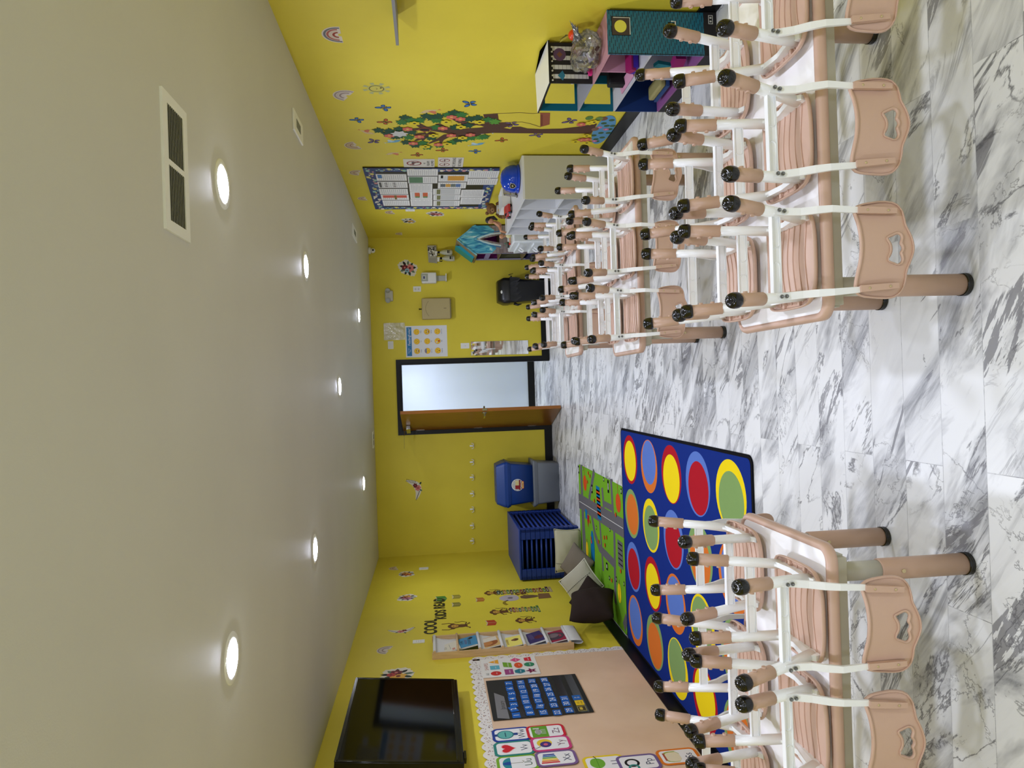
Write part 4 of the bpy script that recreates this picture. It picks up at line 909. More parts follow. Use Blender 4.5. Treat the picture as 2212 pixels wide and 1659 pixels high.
a.line([(1.765, .70), (1.785, .82), (1.815, .92), (xm, 1.0)], .018, C(196, 216, 226)); a.line([(1.925, .70), (1.912, .82), (1.885, .92), (xm, 1.0)], .018, C(196, 216, 226), up=False)
a.line([(1.745, .70), (1.768, .84), (1.80, .95), (xm-.01, 1.04)], .010, C(60, 120, 176)); a.line([(1.95, .70), (1.932, .84), (1.90, .95), (xm+.01, 1.04)], .010, C(60, 120, 176), up=False)
a.poly([(1.70, .52), (1.79, .66), (1.86, .52), (1.84, .52), (1.79, .62), (1.72, .52)], M_TEAL); a.poly([(1.72, .50), (1.79, .61), (1.84, .50)], C(90, 112, 128)); a.rect(1.785, .50, .06, .09, M_BLK)
o = a.build('painted_front', t)
# floors, back and the open left side with purple rooms
for z_ in (.02, .38, .70, ZR-.006): MB().box(L((XL_+XR_)/2, (Y0+Y1)/2+.005, z_), (XR_-XL_, Y1-Y0-.02, .012), M_MDF).build('floor_board', t)
MB().box(L(XR_-.006, (Y0+Y1)/2, ZR/2), (.012, Y1-Y0-.03, ZR), C(146, 140, 176)).build('right_wall', t)
MB().box(L((XL_+XR_)/2, Y1-.006, .86), (XR_-XL_-.03, .012, .32), M_PUR).build('back_wall', t); MB().box(L((XL_+XR_)/2, Y1-.006, .54), (XR_-XL_-.03, .012, .30), C(104, 104, 72)).build('back_wall', t); MB().box(L((XL_+XR_)/2, Y1-.006, .20), (XR_-XL_-.03, .012, .34), C(40, 42, 84)).build('back_wall', t)
b = MB(); 
for y_ in (Y0+.02, Y1-.05): b.box(L(XL_+.008, y_+.015, ZR/2), (.016, .03, ZR), C(150, 146, 170))
b.build('corner_post', t); MB().box(L(XL_+.008, (Y0+Y1)/2, .86), (.010, .42, .06), C(140, 134, 176)).build('side_rail', t); MB().box(L(XL_+.01, (Y0+Y1)/2, .20), (.012, .44, .26), C(44, 44, 92)).build('side_panel', t)
# roof
MB().prism([L(XL_-.03, Y0-.01, ZR-.03), L(1.845, Y0-.01, 1.262), L(1.845, Y0-.01, 1.243), L(XL_-.02, Y0-.01, ZR-.045)], (0, Y1-Y0+.03, 0), M_ICE, M_MDF).build('roof', t)
MB().prism([L(XR_+.01, Y0-.01, ZR-.03), L(1.845, Y0-.01, 1.262), L(1.845, Y0-.01, 1.243), L(XR_+.0, Y0-.01, ZR-.045)], (0, Y1-Y0+.03, 0), M_ICE, C(110, 60, 50)).build('roof', t)
MB().prism([L(XL_-.04, Y0+.16, ZR+.0), L(1.80, Y0+.16, 1.27), L(1.80, Y0+.16, 1.20), L(XL_, Y0+.16, ZR-.02)], (0, .30, 0), C(40, 160, 186), M_TEAL).build('roof_dormer', t)

# ------------------------------------------------------------------ big modern dollhouse on the right wall
t = thing('toy_dollhouse', 'large open dollhouse with teal brick end wall on the right wall', 'dollhouse', (1.91, 4.18, 0)); dx, dy = 1.91, 4.18
TL = NB('teal_brick_print'); tc = TL.n('TexCoord'); mp = TL.n('Mapping'); mp.inputs['Rotation'].default_value = (math.pi/2, 0, 0); TL.l(tc.outputs['Object'], mp.inputs[0]); sp_ = TL.n('SeparateXYZ'); TL.l(tc.outputs['Object'], sp_.inputs[0]); zr_ = TL.math('DIVIDE', sp_.outputs[2], .0105); row_ = TL.math('FLOOR', zr_)
d1_ = TL.math('LESS_THAN', TL.math('FRACT', zr_), .34); d2_ = TL.math('LESS_THAN', TL.math('FRACT', TL.math('ADD', TL.math('DIVIDE', sp_.outputs[0], .060), TL.math('MULTIPLY', row_, .37))), .55)
TL.l(TL.mix(TL.math('MULTIPLY', d1_, d2_), rgb(30, 104, 130), rgb(22, 28, 52)), TL.b.inputs['Base Color']); TL.b.inputs['Roughness'].default_value = .4
M_DKP, M_PNK, M_CHK = C(34, 32, 34), C(206, 148, 172), C(196, 196, 200); M_NAVY = C(20, 52, 110); M_TLP = C(10, 106, 124)
def D(x, y, z_): return (x-dx, y-dy, z_)
def dbox(x0, x1, y0, y1, z0, z1, m, nm): return MB().box(D((x0+x1)/2, (y0+y1)/2, (z0+z1)/2), (x1-x0, y1-y0, z1-z0), m).build(nm, t)
DY0, DY1, DX0_, DX1_ = 3.775, 4.585, 1.785, 2.026; YT = 4.165
dbox(DX0_, DX1_, DY0, DY0+.010, .075, .62, TL.m, 'end_wall')
a = Art(D(0, DY0, 0), (1, 0, 0), (0, 0, 1), 0); a.z = .001
for x, w__ in ((1.787, .004), (2.024, .004)): a.rect(x, .348, w__, .54, M_BLK)
a.rect(1.938, .545, .105, .105, M_BLK, up=True); a.rect(1.938, .545, .098, .098, C(74, 62, 58)); a.line([(1.892, .495), (1.984, .495), (1.984, .588)], .004, M_PAPER); a.disc(1.936, .548, .034, C(226, 220, 90), 28)
a.poly([(1.905, .28), (1.965, .28), (1.965, .265), (1.905, .265)], M_BLK); a.line([(1.90, .238), (1.97, .238), (1.97, .262)], .006, M_PAPER); a.rect(1.935, .250, .055, .018, M_BLK)
o = a.build('painted_window', t)
dbox(DX0_, DX1_, DY0, DY1, 0, .075, M_DKP, 'base_plinth')
a = Art(D(0, DY0, 0), (1, 0, 0), (0, 0, 1), 0); a.z = .001; a.rect(1.985, .035, .05, .026, C(196, 196, 190)); a.rect(1.985, .035, .042, .018, M_DKP); a.disc(1.975, .035, .006, C(196, 196, 190), 12); a.disc(1.995, .035, .006, C(196, 196, 190), 12, up=False); a.build('cassette_print', t)
dbox(DX0_, DX1_, DY0+.01, DY1-.01, .372, .384, M_CHK, 'floor_board'); dbox(DX0_, DX1_, DY0+.01, YT, .608, .620, C(190, 140, 146), 'roof_deck'); dbox(DX0_, DX1_, YT, DY1-.01, .612, .624, C(150, 152, 160), 'floor_board'); dbox(DX0_, DX1_, DY0+.01, DY1-.01, .075, .087, C(140, 84, 140), 'floor_board')
dbox(DX1_-.008, DX1_, DY0+.01, DY1-.01, .087, .372, M_NAVY, 'back_wall'); dbox(DX1_-.008, DX1_, DY0+.01, DY1-.01, .384, .608, M_DKP, 'back_wall'); dbox(DX1_-.008, DX1_, YT, DY1-.01, .624, .872, C(112, 40, 76), 'back_wall')
dbox(DX0_+.03, DX1_-.008, 4.06, 4.07, .384, .608, M_PNK, 'partition'); dbox(DX0_+.03, DX1_-.008, 4.15, 4.16, .087, .372, M_CHK, 'partition')
# far end wall with openings
for z0, z1, m in ((.624, .874, M_TLP), (.384, .612, M_TLP)):
    b = MB(); x0, x1, y_ = DX0_, DX1_, DY1-.01
    for q in ((x0, x0+.045, z0, z1), (x1-.06, x1, z0, z1), (x0+.045, x1-.06, z0, z0+.015), (x0+.045, x1-.06, z1-.035, z1)): b.box(D((q[0]+q[1])/2, y_+.005, (q[2]+q[3])/2), (q[1]-q[0], .01, q[3]-q[2]), m)
    b.build('far_wall', t)
dbox(DX0_, DX1_, DY1-.01, DY1, .087, .372, M_NAVY, 'far_wall')
# tower end wall with striped cladding, lights and roof
dbox(DX0_, DX1_, YT-.008, YT, .62, .875, M_DKP, 'tower_wall')
a = Art(D(0, YT-.008, 0), (1, 0, 0), (0, 0, 1), 0); a.z = .001
for q in range(4): a.rect(1.825+.055*q, .75, .026, .215, C(206, 206, 202), up=(q == 0))
for q in range(4):
    for r_ in range(9): a.rect(1.825+.055*q, .655+.024*r_, .026, .002, C(120, 120, 120), up=(q == 0 and r_ == 0))
a.disc(1.955, .815, .038, C(92, 66, 96), 24); a.disc(1.955, .815, .018, C(120, 80, 60), 4); a.poly([(1.80, .80), (1.83, .83), (1.86, .80), (1.83, .785)], C(50, 120, 150)); a.build('tower_cladding', t)
b = MB(); [b.ball(D(1.80+.028*q, YT-.014, .862), .006, C(226, 226, 214), 8, 6) for q in range(8)]; b.build('string_lights', t)
MB().prism([D(DX0_-.01, YT-.035, .878), D(DX1_, YT-.035, .878), D(DX1_, YT+.10, .905), D(DX1_, DY1+.01, .885), D(DX0_-.01, DY1+.01, .878)], (0, 0, .010), M_WHT, M_BLK).build('tower_roof', t)
MB().box(D((DX0_+DX1_)/2, (YT+DY1)/2, .874), (DX1_-DX0_, DY1-YT, .006), M_BLK).build('roof_edge', t)
# printed rooms and bits of furniture
a = Art(D(DX1_-.008, 0, 0), (0, -1, 0), (0, 0, 1), 0); a.z = .001
def dr(y0, y1, z0, z1, m, up=True): a.rect(-((y0+y1)/2)+dy, (z0+z1)/2, abs(y1-y0), z1-z0, m, up)
dr(3.80, 4.06, .45, .60, M_PNK); dr(3.80, 4.06, .39, .45, M_CHK); dr(3.80, 4.14, .09, .37, C(204, 204, 208)); dr(3.80, 4.14, .21, .22, C(190, 40, 60)); dr(3.86, 3.95, .24, .32, C(206, 190, 60))
for q in range(7): a.line([(-4.09-.02*q+dy, .48), (-4.13-.02*q+dy, .57)], .006, M_CHK, up=(q == 0))
dr(4.22, 4.50, .12, .28, C(176, 170, 110)); dr(4.20, 4.52, .285, .30, C(60, 110, 150)); dr(4.2, 4.5, .66, .84, C(132, 52, 96))
for q in range(10): a.rect(-4.2-.03*q+dy, .75, .003, .18, C(90, 30, 64), up=(q == 0))
a.build('printed_rooms', t)
b = MB(); b.box(D(1.87, 4.27, .44), (.10, .07, .11), M_BLK, bev=.01); b.build('toy_sofa', t); b = MB(); b.box(D(1.84, 4.0, .43), (.10, .05, .035), C(150, 24, 90), Matrix.Rotation(.5, 3, 'X')); b.box(D(1.86, 4.02, .405), (.11, .09, .03), C(60, 30, 150)); b.build('toy_bed', t)
b = MB(); b.prism([D(1.80, 4.08, .388), D(1.80, 4.34, .388), D(1.86, 4.34, .40), D(1.86, 4.08, .40)], (0, 0, .004), M_PNK); b.build('toy_mat', t)
b = MB(); b.tube([D(1.90+.022*math.cos(a_), 4.36, .70+.022*math.sin(a_)) for a_ in [math.pi*k/8 for k in range(9)]], .004, C(206, 120, 60), 6); [b.ball(D(1.90+s*.024, 4.36, .70), .011, M_PAPER, 8, 6) for s in (-1, 1)]; b.build('toy_rainbow', t)
b = MB(); b.box(D(1.86, 4.36, .155), (.09, .24, .04), C(150, 142, 90), bev=.012); b.box(D(1.86, 4.36, .125), (.10, .25, .02), C(40, 70, 120)); b.build('toy_rug_bed', t)
b = MB(); b.box(D(1.85, 3.98, .15), (.06, .08, .06), C(140, 30, 96), Matrix.Rotation(.4, 3, 'Z')); b.box(D(1.86, 4.06, .22), (.02, .05, .09), C(20, 110, 120), Matrix.Rotation(.3, 3, 'X')); b.build('toy_furniture', t)
# clear bag on the lower roof, red ball behind it
t = thing('plastic_bag', 'crumpled clear plastic bag of toy parts lying on the dollhouse roof', 'plastic bag', (1.885, 3.985, .622))
b = MB(); seg, rg_ = 30, 18; vs_ = []
for i in range(rg_+1):
    a_ = math.pi*i/rg_
    for j in range(seg):
        p_ = 2*math.pi*j/seg; r_ = 1+.10*math.sin(3*p_+2*a_)+.09*math.sin(7*p_+4*a_+1)*math.sin(a_)+.05*math.sin(13*p_)*math.sin(3*a_)
        x, y, z_ = .095*r_*math.sin(a_)*math.cos(p_), .150*r_*math.sin(a_)*math.sin(p_), .075+.078*r_*math.cos(a_); vs_.append((x, min(y, .165), max(z_, .002)))
b.add(vs_, [(i*seg+j, (i+1)*seg+j, (i+1)*seg+(j+1) % seg, i*seg+(j+1) % seg) for i in range(rg_) for j in range(seg)], M_BAG, True)
for s in range(4): b.prism([(.02, -.12+.03*s, .11), (.10, -.17+.02*s, .20-.02*s), (.06, -.08+.03*s, .15)], (.002, .001, .001), M_BAG)
b.build('bag_film', t)
b = MB(); b.box((-.05, .05, .09), (.04, .003, .05), M_PAPER, Matrix.Rotation(.5, 3, 'Z')); b.box((-.04, -.04, .06), (.05, .003, .03), C(196, 190, 220), Matrix.Rotation(-.4, 3, 'Y')); b.box((-.07, .09, .03), (.03, .03, .02), C(206, 40, 120))
for q in range(14): b.box((-.07+.13*R.random(), -.09+.19*R.random(), .02+.05*R.random()), (.035, .02, .015), (C(200, 200, 190), C(170, 160, 120), C(214, 214, 210), C(120, 96, 70))[q % 4], Matrix.Rotation(R.random()*3, 3, Vector((R.random(), R.random(), 1))))
b.build('bag_contents', t)
t = thing('orange_ball', 'small orange-red ball in clear wrap between the bag and the wall', 'ball', (1.992, 3.995, .763)); MB().ball((0, 0, 0), .030, mat('orange_red_plastic', rgb(226, 70, 28), .3)).build('ball_body', t)
b = MB(); b.prism([(-.0, .02, .02), (-.02, .05, .07), (.012, .05, .05)], (.002, .001, 0), M_BAG); b.prism([(-.0, -.0, .03), (-.02, .03, .08), (.012, .02, .04)], (.002, .001, 0), M_BAG); b.build('wrap', t)
# grey wall shelf
t = thing('wall_shelf', 'thin grey shelf on a bracket, high on the right wall', 'shelf', (1.955, 3.46, 1.752)); MB().box((0, -.1, .008), (.168, 1.10, .016), mat('grey_laminate', rgb(124, 124, 126), .5)).build('board', t)
b = MB(); b.prism([(.083, -.27, -.11), (.083, -.27, .0), (-.06, -.27, .0), (-.05, -.27, -.02), (.06, -.27, -.11)], (0, .012, 0), C(150, 148, 140)); b.box((.08, -.264, -.08), (.006, .05, .16), C(150, 148, 140)); b.build('bracket', t)
# ------------------------------------------------------------------ television on the left wall (top leaning forward)
t = thing('television', 'large black flat television mounted high on the left wall', 'television', (XL+.13, 4.65, 1.887)); t.rotation_euler = (0, math.radians(5.5), 0)
M_TVB = mat('glossy_black_bezel', rgb(7, 7, 8), .14, spec=.35); M_TVS = mat('dark_glass_screen', rgb(4, 4, 5), .06, spec=.22)
b = MB(); b.box((0, 0, 0), (.045, 1.165, .73), M_TVB, bev=.006); b.build('housing', t); MB().box((.0235, 0, .012), (.002, 1.115, .665), M_TVS).build('screen', t)
b = MB()
for s in (-1, 1): b.box((.024, s*.570, .012), (.006, .022, .69), M_TVB, bev=.002); b.box((.024, 0, .012+s*.344), (.006, 1.16, .022), M_TVB, bev=.002)
b.build('bezel', t); b = MB(); b.box((-.075, 0, .02), (.11, .36, .30), M_DARK); b.build('wall_mount', t)
b = MB(); b.box((.012, -.50, -.372), (.03, .09, .014), M_TVB); b.build('sensor_bar', t)
# ------------------------------------------------------------------ pine book rack with canvas slings
M_PINE = wood_material('pine', rgb(196, 160, 112), rgb(216, 184, 138), (8, 8, .8), .5); M_CANV = fabric('white_canvas', rgb(224, 224, 222))
t = thing('book_rack', 'tall narrow pine rack with white canvas pockets on the left wall', 'book rack', (XL, 6.165, 0)); ry0, ry1 = -.215, .205
for y_ in (ry0, ry1-.018): MB().box((.0275, y_+.009, 1.105), (.055, .018, 1.20), M_PINE).build('side_board', t)
b = MB(); b.box((.006, 0, 1.66), (.012, ry1-ry0-.036, .05), M_PINE); b.box((.006, 0, .56), (.012, ry1-ry0-.036, .05), M_PINE); b.build('cross_rail', t)
zs = [1.684, 1.487, 1.303, 1.112, .921, .722, .535]
for i, z_ in enumerate(zs):
    MB().tube([(.058, ry0+.004, z_), (.058, ry1-.004, z_)], .010, M_PINE, 12).build('dowel', t)
for i in range(7):
    zt, zb2 = zs[i], (zs[i+1] if i < 6 else .40); b = MB(); prof = [(.070, zt-.006), (.058, zt+.013), (.046, zt-.004), (.030, zt-.06), (.020, zt-.13), (.022, max(zb2-.02, zt-.20)), (.045, max(zb2-.012, zt-.215) if i < 6 else zt-.235)] if i < 6 else [(.070, zt-.006), (.058, zt+.013), (.046, zt-.02), (.034, zt-.07), (.036, zt-.10), (.05, zt-.115), (.062, zt-.10), (.068, zt-.05), (.070, zt-.006)]
    if i == 1: continue
    n = len(prof); vs_ = [(x, y_, z_) for x, z_ in prof for y_ in (ry0+.02, ry1-.02)]
    b.add(vs_, [(2*k, 2*k+1, 2*k+3, 2*k+2) for k in range(n-1)], M_CANV, True)
    b.tube([(.058, ry0+.022, zt), (.058, ry1-.022, zt)], .0135, M_CANV, 12); b.build('canvas_pocket', t)
def book(yc, z0, w_, h_, tilt, th, m, lab, dec, roll=0, x0=.040):
    t = thing('book', lab, 'book', (XL+x0, 6.165+yc, z0)); t.rotation_euler = (roll, -tilt, 0)
    MB().box((0, 0, h_/2), (th, w_, h_), m).build('cover', t); MB().box((0, 0, h_/2), (th-.003, w_+.001, h_-.006), M_PAPER).build('pages', t)
    a = Art((th/2, 0, 0), (0, 1, 0), (0, 0, 1), 0); a.z = .0004; dec(a, w_, h_); a.build('cover_print', t)
def d1(a, w_, h_): a.rect(0, h_*.5, w_*.6, .004, C(150, 150, 140)); a.rect(-w_*.35, h_*.35, w_*.2, h_*.15, C(196, 130, 110)); [a.rect(.0, h_*(.7+.05*k), w_*.3, .003, C(140, 140, 130)) for k in range(3)]
def d2(a, w_, h_): a.text('CLIMB', 0, h_*.78, .022, C(16, 40, 60)); a.text('HOUSE', 0, h_*.58, .022, C(120, 30, 30)); [a.rect(0, h_*(.45-.05*k), w_*.7, .004, C(30, 60, 80)) for k in range(3)]; a.disc(w_*.3, h_*.3, .02, M_BLK)
def d3(a, w_, h_): a.disc(-.02, h_*.55, w_*.33, C(150, 84, 40)); a.disc(-.03, h_*.65, w_*.2, C(190, 128, 70)); a.rect(w_*.25, h_*.5, w_*.4, h_*.8, C(214, 206, 190))
def d4(a, w_, h_): a.text('Grumbly', 0, h_*.76, .026, C(130, 60, 30)); a.disc(w_*.1, h_*.3, .028, C(90, 56, 30)); a.disc(w_*.1, h_*.42, .018, C(120, 80, 50))
def d5(a, w_, h_): a.disc(-.02, h_*.3, .04, C(90, 30, 50)); [a.rect(.02, h_*(.6+.06*k), w_*.5, .003, C(110, 96, 140)) for k in range(4)]
def d6(a, w_, h_): a.disc(.0, h_*.55, w_*.36, C(70, 56, 70)); a.disc(.02, h_*.6, w_*.2, C(120, 104, 110)); a.text('BABY', 0, h_*.25, .02, C(200, 70, 90))
book(-.045, 1.475, .20, .16, .25, .012, C(214, 208, 188), 'white book with a pink patch, uppermost in the canvas rack', d1, .12, .052)
book(.00, 1.318, .22, .17, .18, .016, C(58, 134, 176), 'blue picture book overlapping the white one in the rack', d2, .03, .062)
book(-.01, 1.125, .23, .165, .15, .010, C(206, 170, 110), 'brown animal picture book in the third rack pocket', d3, .06, .05)
book(-.04, .935, .22, .165, .15, .009, C(232, 220, 110), 'yellow picture book in the middle of the rack', d4, .0, .05)
book(.02, .735, .24, .150, .18, .016, C(52, 40, 96), 'dark purple hardback book in the rack', d5, .12, .052)
book(.01, .548, .24, .16, .15, .010, C(150, 26, 62), 'dark red picture book in the lowest used rack pocket', d6, .05, .05)

# ------------------------------------------------------------------ covered board on the left wall with scalloped edging
BY0, BY1, BZ0, BZ1 = 3.0, 5.875, .105, 1.345
M_KRAFT = NB('blush_paper'); tc = M_KRAFT.n('TexCoord'); n_ = M_KRAFT.n('TexNoise'); n_.inputs['Scale'].default_value = 2.2; n_.inputs['Detail'].default_value = 5; M_KRAFT.l(tc.outputs['Object'], n_.inputs[0]); M_KRAFT.l(M_KRAFT.ramp(n_.outputs['Fac'], [(.35, rgb(216, 184, 152)), (.65, rgb(226, 196, 166))]), M_KRAFT.b.inputs['Base Color'])
bp = M_KRAFT.n('Bump'); bp.inputs['Strength'].default_value = .5; bp.inputs['Distance'].default_value = .02; M_KRAFT.l(n_.outputs['Fac'], bp.inputs['Height']); M_KRAFT.l(bp.outputs[0], M_KRAFT.b.inputs['Normal']); M_KRAFT.b.inputs['Roughness'].default_value = .7
def LW(y, z_, t=.002): return Art((XL+.0012, y, z_), (0, 1, 0), (0, 0, 1), t)
t = thing('display_board', 'large blush paper display board with white scalloped trim on the left wall', 'display board', (XL, (BY0+BY1)/2, 0))
a = LW((BY0+BY1)/2, 0, .004); a.base([(-(BY1-BY0)/2, BZ0), ((BY1-BY0)/2, BZ0), ((BY1-BY0)/2, BZ1), (-(BY1-BY0)/2, BZ1)], M_KRAFT.m); o = a.build('backing_paper'); o.location = -t.location; o.parent = t
M_SC = C(226, 222, 216)
def scallop(p0, p1, n, w_, nm, side):
    a = LW(0, 0, .006); a.z = .0045; dx_, dz_ = (p1[0]-p0[0])/n, (p1[1]-p0[1])/n; L_ = math.hypot(p1[0]-p0[0], p1[1]-p0[1]); ux, uz = (p1[0]-p0[0])/L_, (p1[1]-p0[1])/L_; px_, pz = -uz*side, ux*side; s_ = L_/n
    pts = [(p0[0]-px_*w_*.45, p0[1]-pz*w_*.45)]
    for i in range(n):
        for k in range(7):
            f = (i+k/7)*s_; h_ = w_*.36+w_*.30*abs(math.sin(math.pi*k/7)); pts.append((p0[0]+ux*f+px_*h_, p0[1]+uz*f+pz*h_))
    pts += [(p1[0]+px_*w_*.42, p1[1]+pz*w_*.42), (p1[0]-px_*w_*.45, p1[1]-pz*w_*.45)]
    a.mb.prism([a.P(u, v, .0045) for u, v in pts], a.N*.0015, M_SC); a.z = .0062
    rr = random.Random(3)
    for i in range(int(n*14)):
        f = rr.random()*L_; h_ = (rr.random()-.5)*w_*.8; a.disc(p0[0]+ux*f+px_*h_, p0[1]+uz*f+pz*h_, .0042, (C(120, 70, 60), C(170, 120, 60), C(90, 90, 96), C(150, 96, 90))[i % 4], 6, up=(i == 0))
    o = a.build(nm); o.location = -t.location; o.parent = t
scallop((BY0, BZ1-.01), (BY1, BZ1+.01), 29, .085, 'scalloped_trim', 1); scallop((BY1, BZ1+.03), (BY1, BZ0-.0), 13, .075, 'scalloped_trim', 1)
LOFF = .0082
def card(px, py, w_, h_, thick=.0015, lift=0):
    a = Art(hit(px, py, 0, XL+LOFF+lift), (0, 1, 0), (0, 0, 1), thick); return a
# shapes poster
def Lq(px, py): q = hit(px, py, 0, XL+LOFF); return q
s6 = .15608
def Z6(x, y): return 1020+x*s6, 1400+y*s6
pL, pR = Lq(*Z6(190, 455)), Lq(*Z6(135, 170)); yc_ = (pL.y+pR.y)/2; wd = .36; a = Art((XL+LOFF, 5.665, 1.09), (0, 1, 0), (0, 0, 1), .001); hw_, hh_ = .185, .225
a.base([(-hw_, -hh_), (hw_, -hh_), (hw_, hh_), (-hw_, hh_)], C(226, 224, 218)); a.text('All', -.12, .185, .026, C(40, 60, 50)); a.text('SHAPES', .03, .185, .030, C(160, 70, 40))
def sh(x, y, pts, m, word): a.poly([(x+p, y+q) for p, q in pts], m); a.text(word, x, y-.004, .011, M_PAPER)
sh(-.115, .118, circ(0, 0, .042), C(196, 44, 40), 'circle'); sh(.0, .118, [(-.04, -.038), (.04, -.038), (.04, .038), (-.04, .038)], C(92, 170, 190), 'square'); sh(.115, .118, [(-.045, -.038), (.045, -.038), (0, .045)], C(232, 164, 40), 'triangle')
sh(-.105, .015, [(-.052, -.034), (.052, -.034), (.052, .034), (-.052, .034)], C(150, 64, 120), 'rectangle'); sh(.035, .015, [(-.06, -.034), (.035, -.034), (.06, .034), (-.035, .034)], C(110, 160, 40), 'parallelogram')
sh(.125, -.06, [(0, -.045), (.045, 0), (0, .045), (-.045, 0)], C(214, 76, 128), 'rhombus'); sh(.01, -.072, circ(0, 0, .055, 24, .034), C(214, 80, 36), 'oval'); sh(-.11, -.070, circ(0, 0, .046, 6), C(30, 116, 130), 'hexagon')
sh(.12, -.160, [(-.045, -.028), (.045, -.028), (.03, .028), (-.03, .028)], C(204, 32, 52), 'trapezoid'); sh(.01, -.160, circ(0, 0, .044, 8, a0=math.pi/8), C(40, 130, 90), 'octagon')
sh(-.115, -.160, [((.050 if k % 2 == 0 else .021)*math.sin(k*math.pi/5), (.050 if k % 2 == 0 else .021)*math.cos(k*math.pi/5)) for k in range(10)], C(120, 24, 70), 'star')
tag(a.build('shapes_poster'), 'white poster of coloured shapes with their names, at the top of the display board', 'poster')
# calendar pocket chart
t = thing('calendar_chart', 'black calendar pocket chart with blue number cards on the display board', 'calendar', (XL+LOFF+.0035, 5.18, .93)); T0 = Vector(t.location)
def CH_(z=0): return Art((XL+LOFF+.0035+z, 5.18, .93), (0, 1, 0), (0, 0, 1), .003)
a = CH_(); cw, chh = .335, .395
cor = [a.at(*Z6(x, y)) for x, y in ((185, 452), (295, 1010), (1685, 878), (1425, 368))]
u0 = (cor[1][0]+cor[2][0])/2; u1 = (cor[0][0]+cor[3][0])/2; v1 = (cor[0][1]+cor[1][1])/2; v0 = (cor[2][1]+cor[3][1])/2
a.base([(u0, v0), (u1, v0), (u1, v1), (u0, v1)], mat('black_nylon', rgb(18, 20, 22), .6), .003); o = a.build('chart_backing'); o.location = -T0; o.parent = t
a = CH_(.0032); a.z = 0; ncols = 7; gx = (u1-u0-.02)/7
rows = [590, 740, 885, 1070, 1250, 1430]; zr = []
for xx, yy in ((585, 700), (745, 690), (905, 680), (1080, 670), (1265, 700), (1455, 700)): zr.append(a.at(*Z6(xx, yy))[1])
for i, v in enumerate(zr):
    a.rect((u0+u1)/2, v-.012, u1-u0-.01, .058, mat('clear_vinyl_strip', rgb(46, 50, 54), .12), up=(i == 0))
hv = a.at(*Z6(430, 790))[1]; a.rect(u0+.19, hv, .01, .01, M_BLK)
o = a.build('vinyl_pockets'); o.location = -T0; o.parent = t
NP = {1: (610, 930), 2: (570, 845), 3: (575, 780), 4: (555, 700), 5: (545, 630), 6: (520, 560), 7: (505, 490), 8: (800, 895), 9: (775, 820), 10: (745, 745), 11: (725, 675), 12: (710, 605), 13: (685, 540), 14: (670, 475), 15: (985, 890), 16: (940, 805), 17: (915, 730), 18: (895, 660), 19: (880, 590), 20: (855, 525), 21: (825, 455), 22: (1175, 890), 23: (1130, 790), 24: (1110, 710), 25: (1080, 640), 26: (1050, 570), 27: (1030, 505), 28: (995, 440), 29: (1340, 860), 30: (1300, 765), 31: (1275, 695)}
base_ = CH_(.0045); cwid = gx*.88; chei = .056
for n, (x, y) in NP.items():
    rot = {2: .25, 16: -.2, 18: -.12, 21: -.08}.get(n, 0); c, s = math.cos(rot), math.sin(rot); u, v = base_.at(*Z6(x, y))
    a = CH_(.0045+.0002*(n % 2)); a.z = .0004; a.mb.prism([a.P(u+p*c-q*s, v+p*s+q*c) for p, q in ((-cwid/2, -chei/2), (cwid/2, -chei/2), (cwid/2, chei/2), (-cwid/2, chei/2))], a.N*.0004, C(18, 92, 176)); a.text(str(n), u, v, chei*.72, M_PAPER, sx=.95, rot=rot)
    o = a.build('number_card'); o.location = -T0; o.parent = t
a = CH_(.0045); p_ = [a.at(*Z6(x, y)) for x, y in ((300, 620), (440, 670), (520, 980), (350, 970))]; a.base(p_, C(120, 120, 122), .0006); q = a.at(*Z6(415, 790)); a.text('January', q[0], q[1], .034, C(30, 30, 32), sx=.95); o = a.build('month_card'); o.location = -T0; o.parent = t
for (x, y), m, wds in (((1445, 685), C(30, 96, 170), ('23', '20')), ((1485, 755), C(226, 190, 30), ('ICE', 'snow')), ((1520, 835), C(150, 140, 80), ())):
    a = CH_(.0045); u, v = a.at(*Z6(x, y)); a.base([(u-cwid/2, v-.030), (u+cwid/2, v-.030), (u+cwid/2, v+.030), (u-cwid/2, v+.030)], m, .0006)
    for k, wd in enumerate(wds): a.text(wd, u, v+.010-.022*k, .014, M_PAPER if m == C(30, 96, 170) else M_BLK)
    if not wds: a.rect(u, v, cwid*.8, .05, C(60, 50, 30)); a.rect(u, v+.005, cwid*.5, .02, C(206, 180, 60))
    o = a.build('picture_card'); o.location = -T0; o.parent = t
# alphabet cards
def alpha(y0, y1, z0, z1, c, word, pic, lab, lift=0):
    a = Art((XL+LOFF+lift, (y0+y1)/2, (z0+z1)/2), (0, 1, 0), (0, 0, 1), .0012); w_, h_ = y1-y0, z1-z0
    a.base(rrect(0, 0, w_, h_, .04, 6), c); a.poly(rrect(0, 0, w_-.035, h_-.035, .026, 6), C(232, 232, 232)); a.text(word, 0, -h_*.25, h_*.19, C(110, 70, 90) if word in 'Zz Yy' else C(60, 90, 70) if word == 'Uu' else C(60, 66, 90)); pic(a, h_*.16, h_)
    tag(a.build('alphabet_card'), lab, 'alphabet card', 'alphabet cards on the display board')
def pW(a, y, h_): a.rect(0, y, .03, .16, C(30, 60, 130)); a.disc(0, y, .055, C(40, 110, 120)); a.disc(0, y, .047, C(96, 176, 168)); a.line([(-.03, y), (.03, y)], .006, C(20, 70, 90))
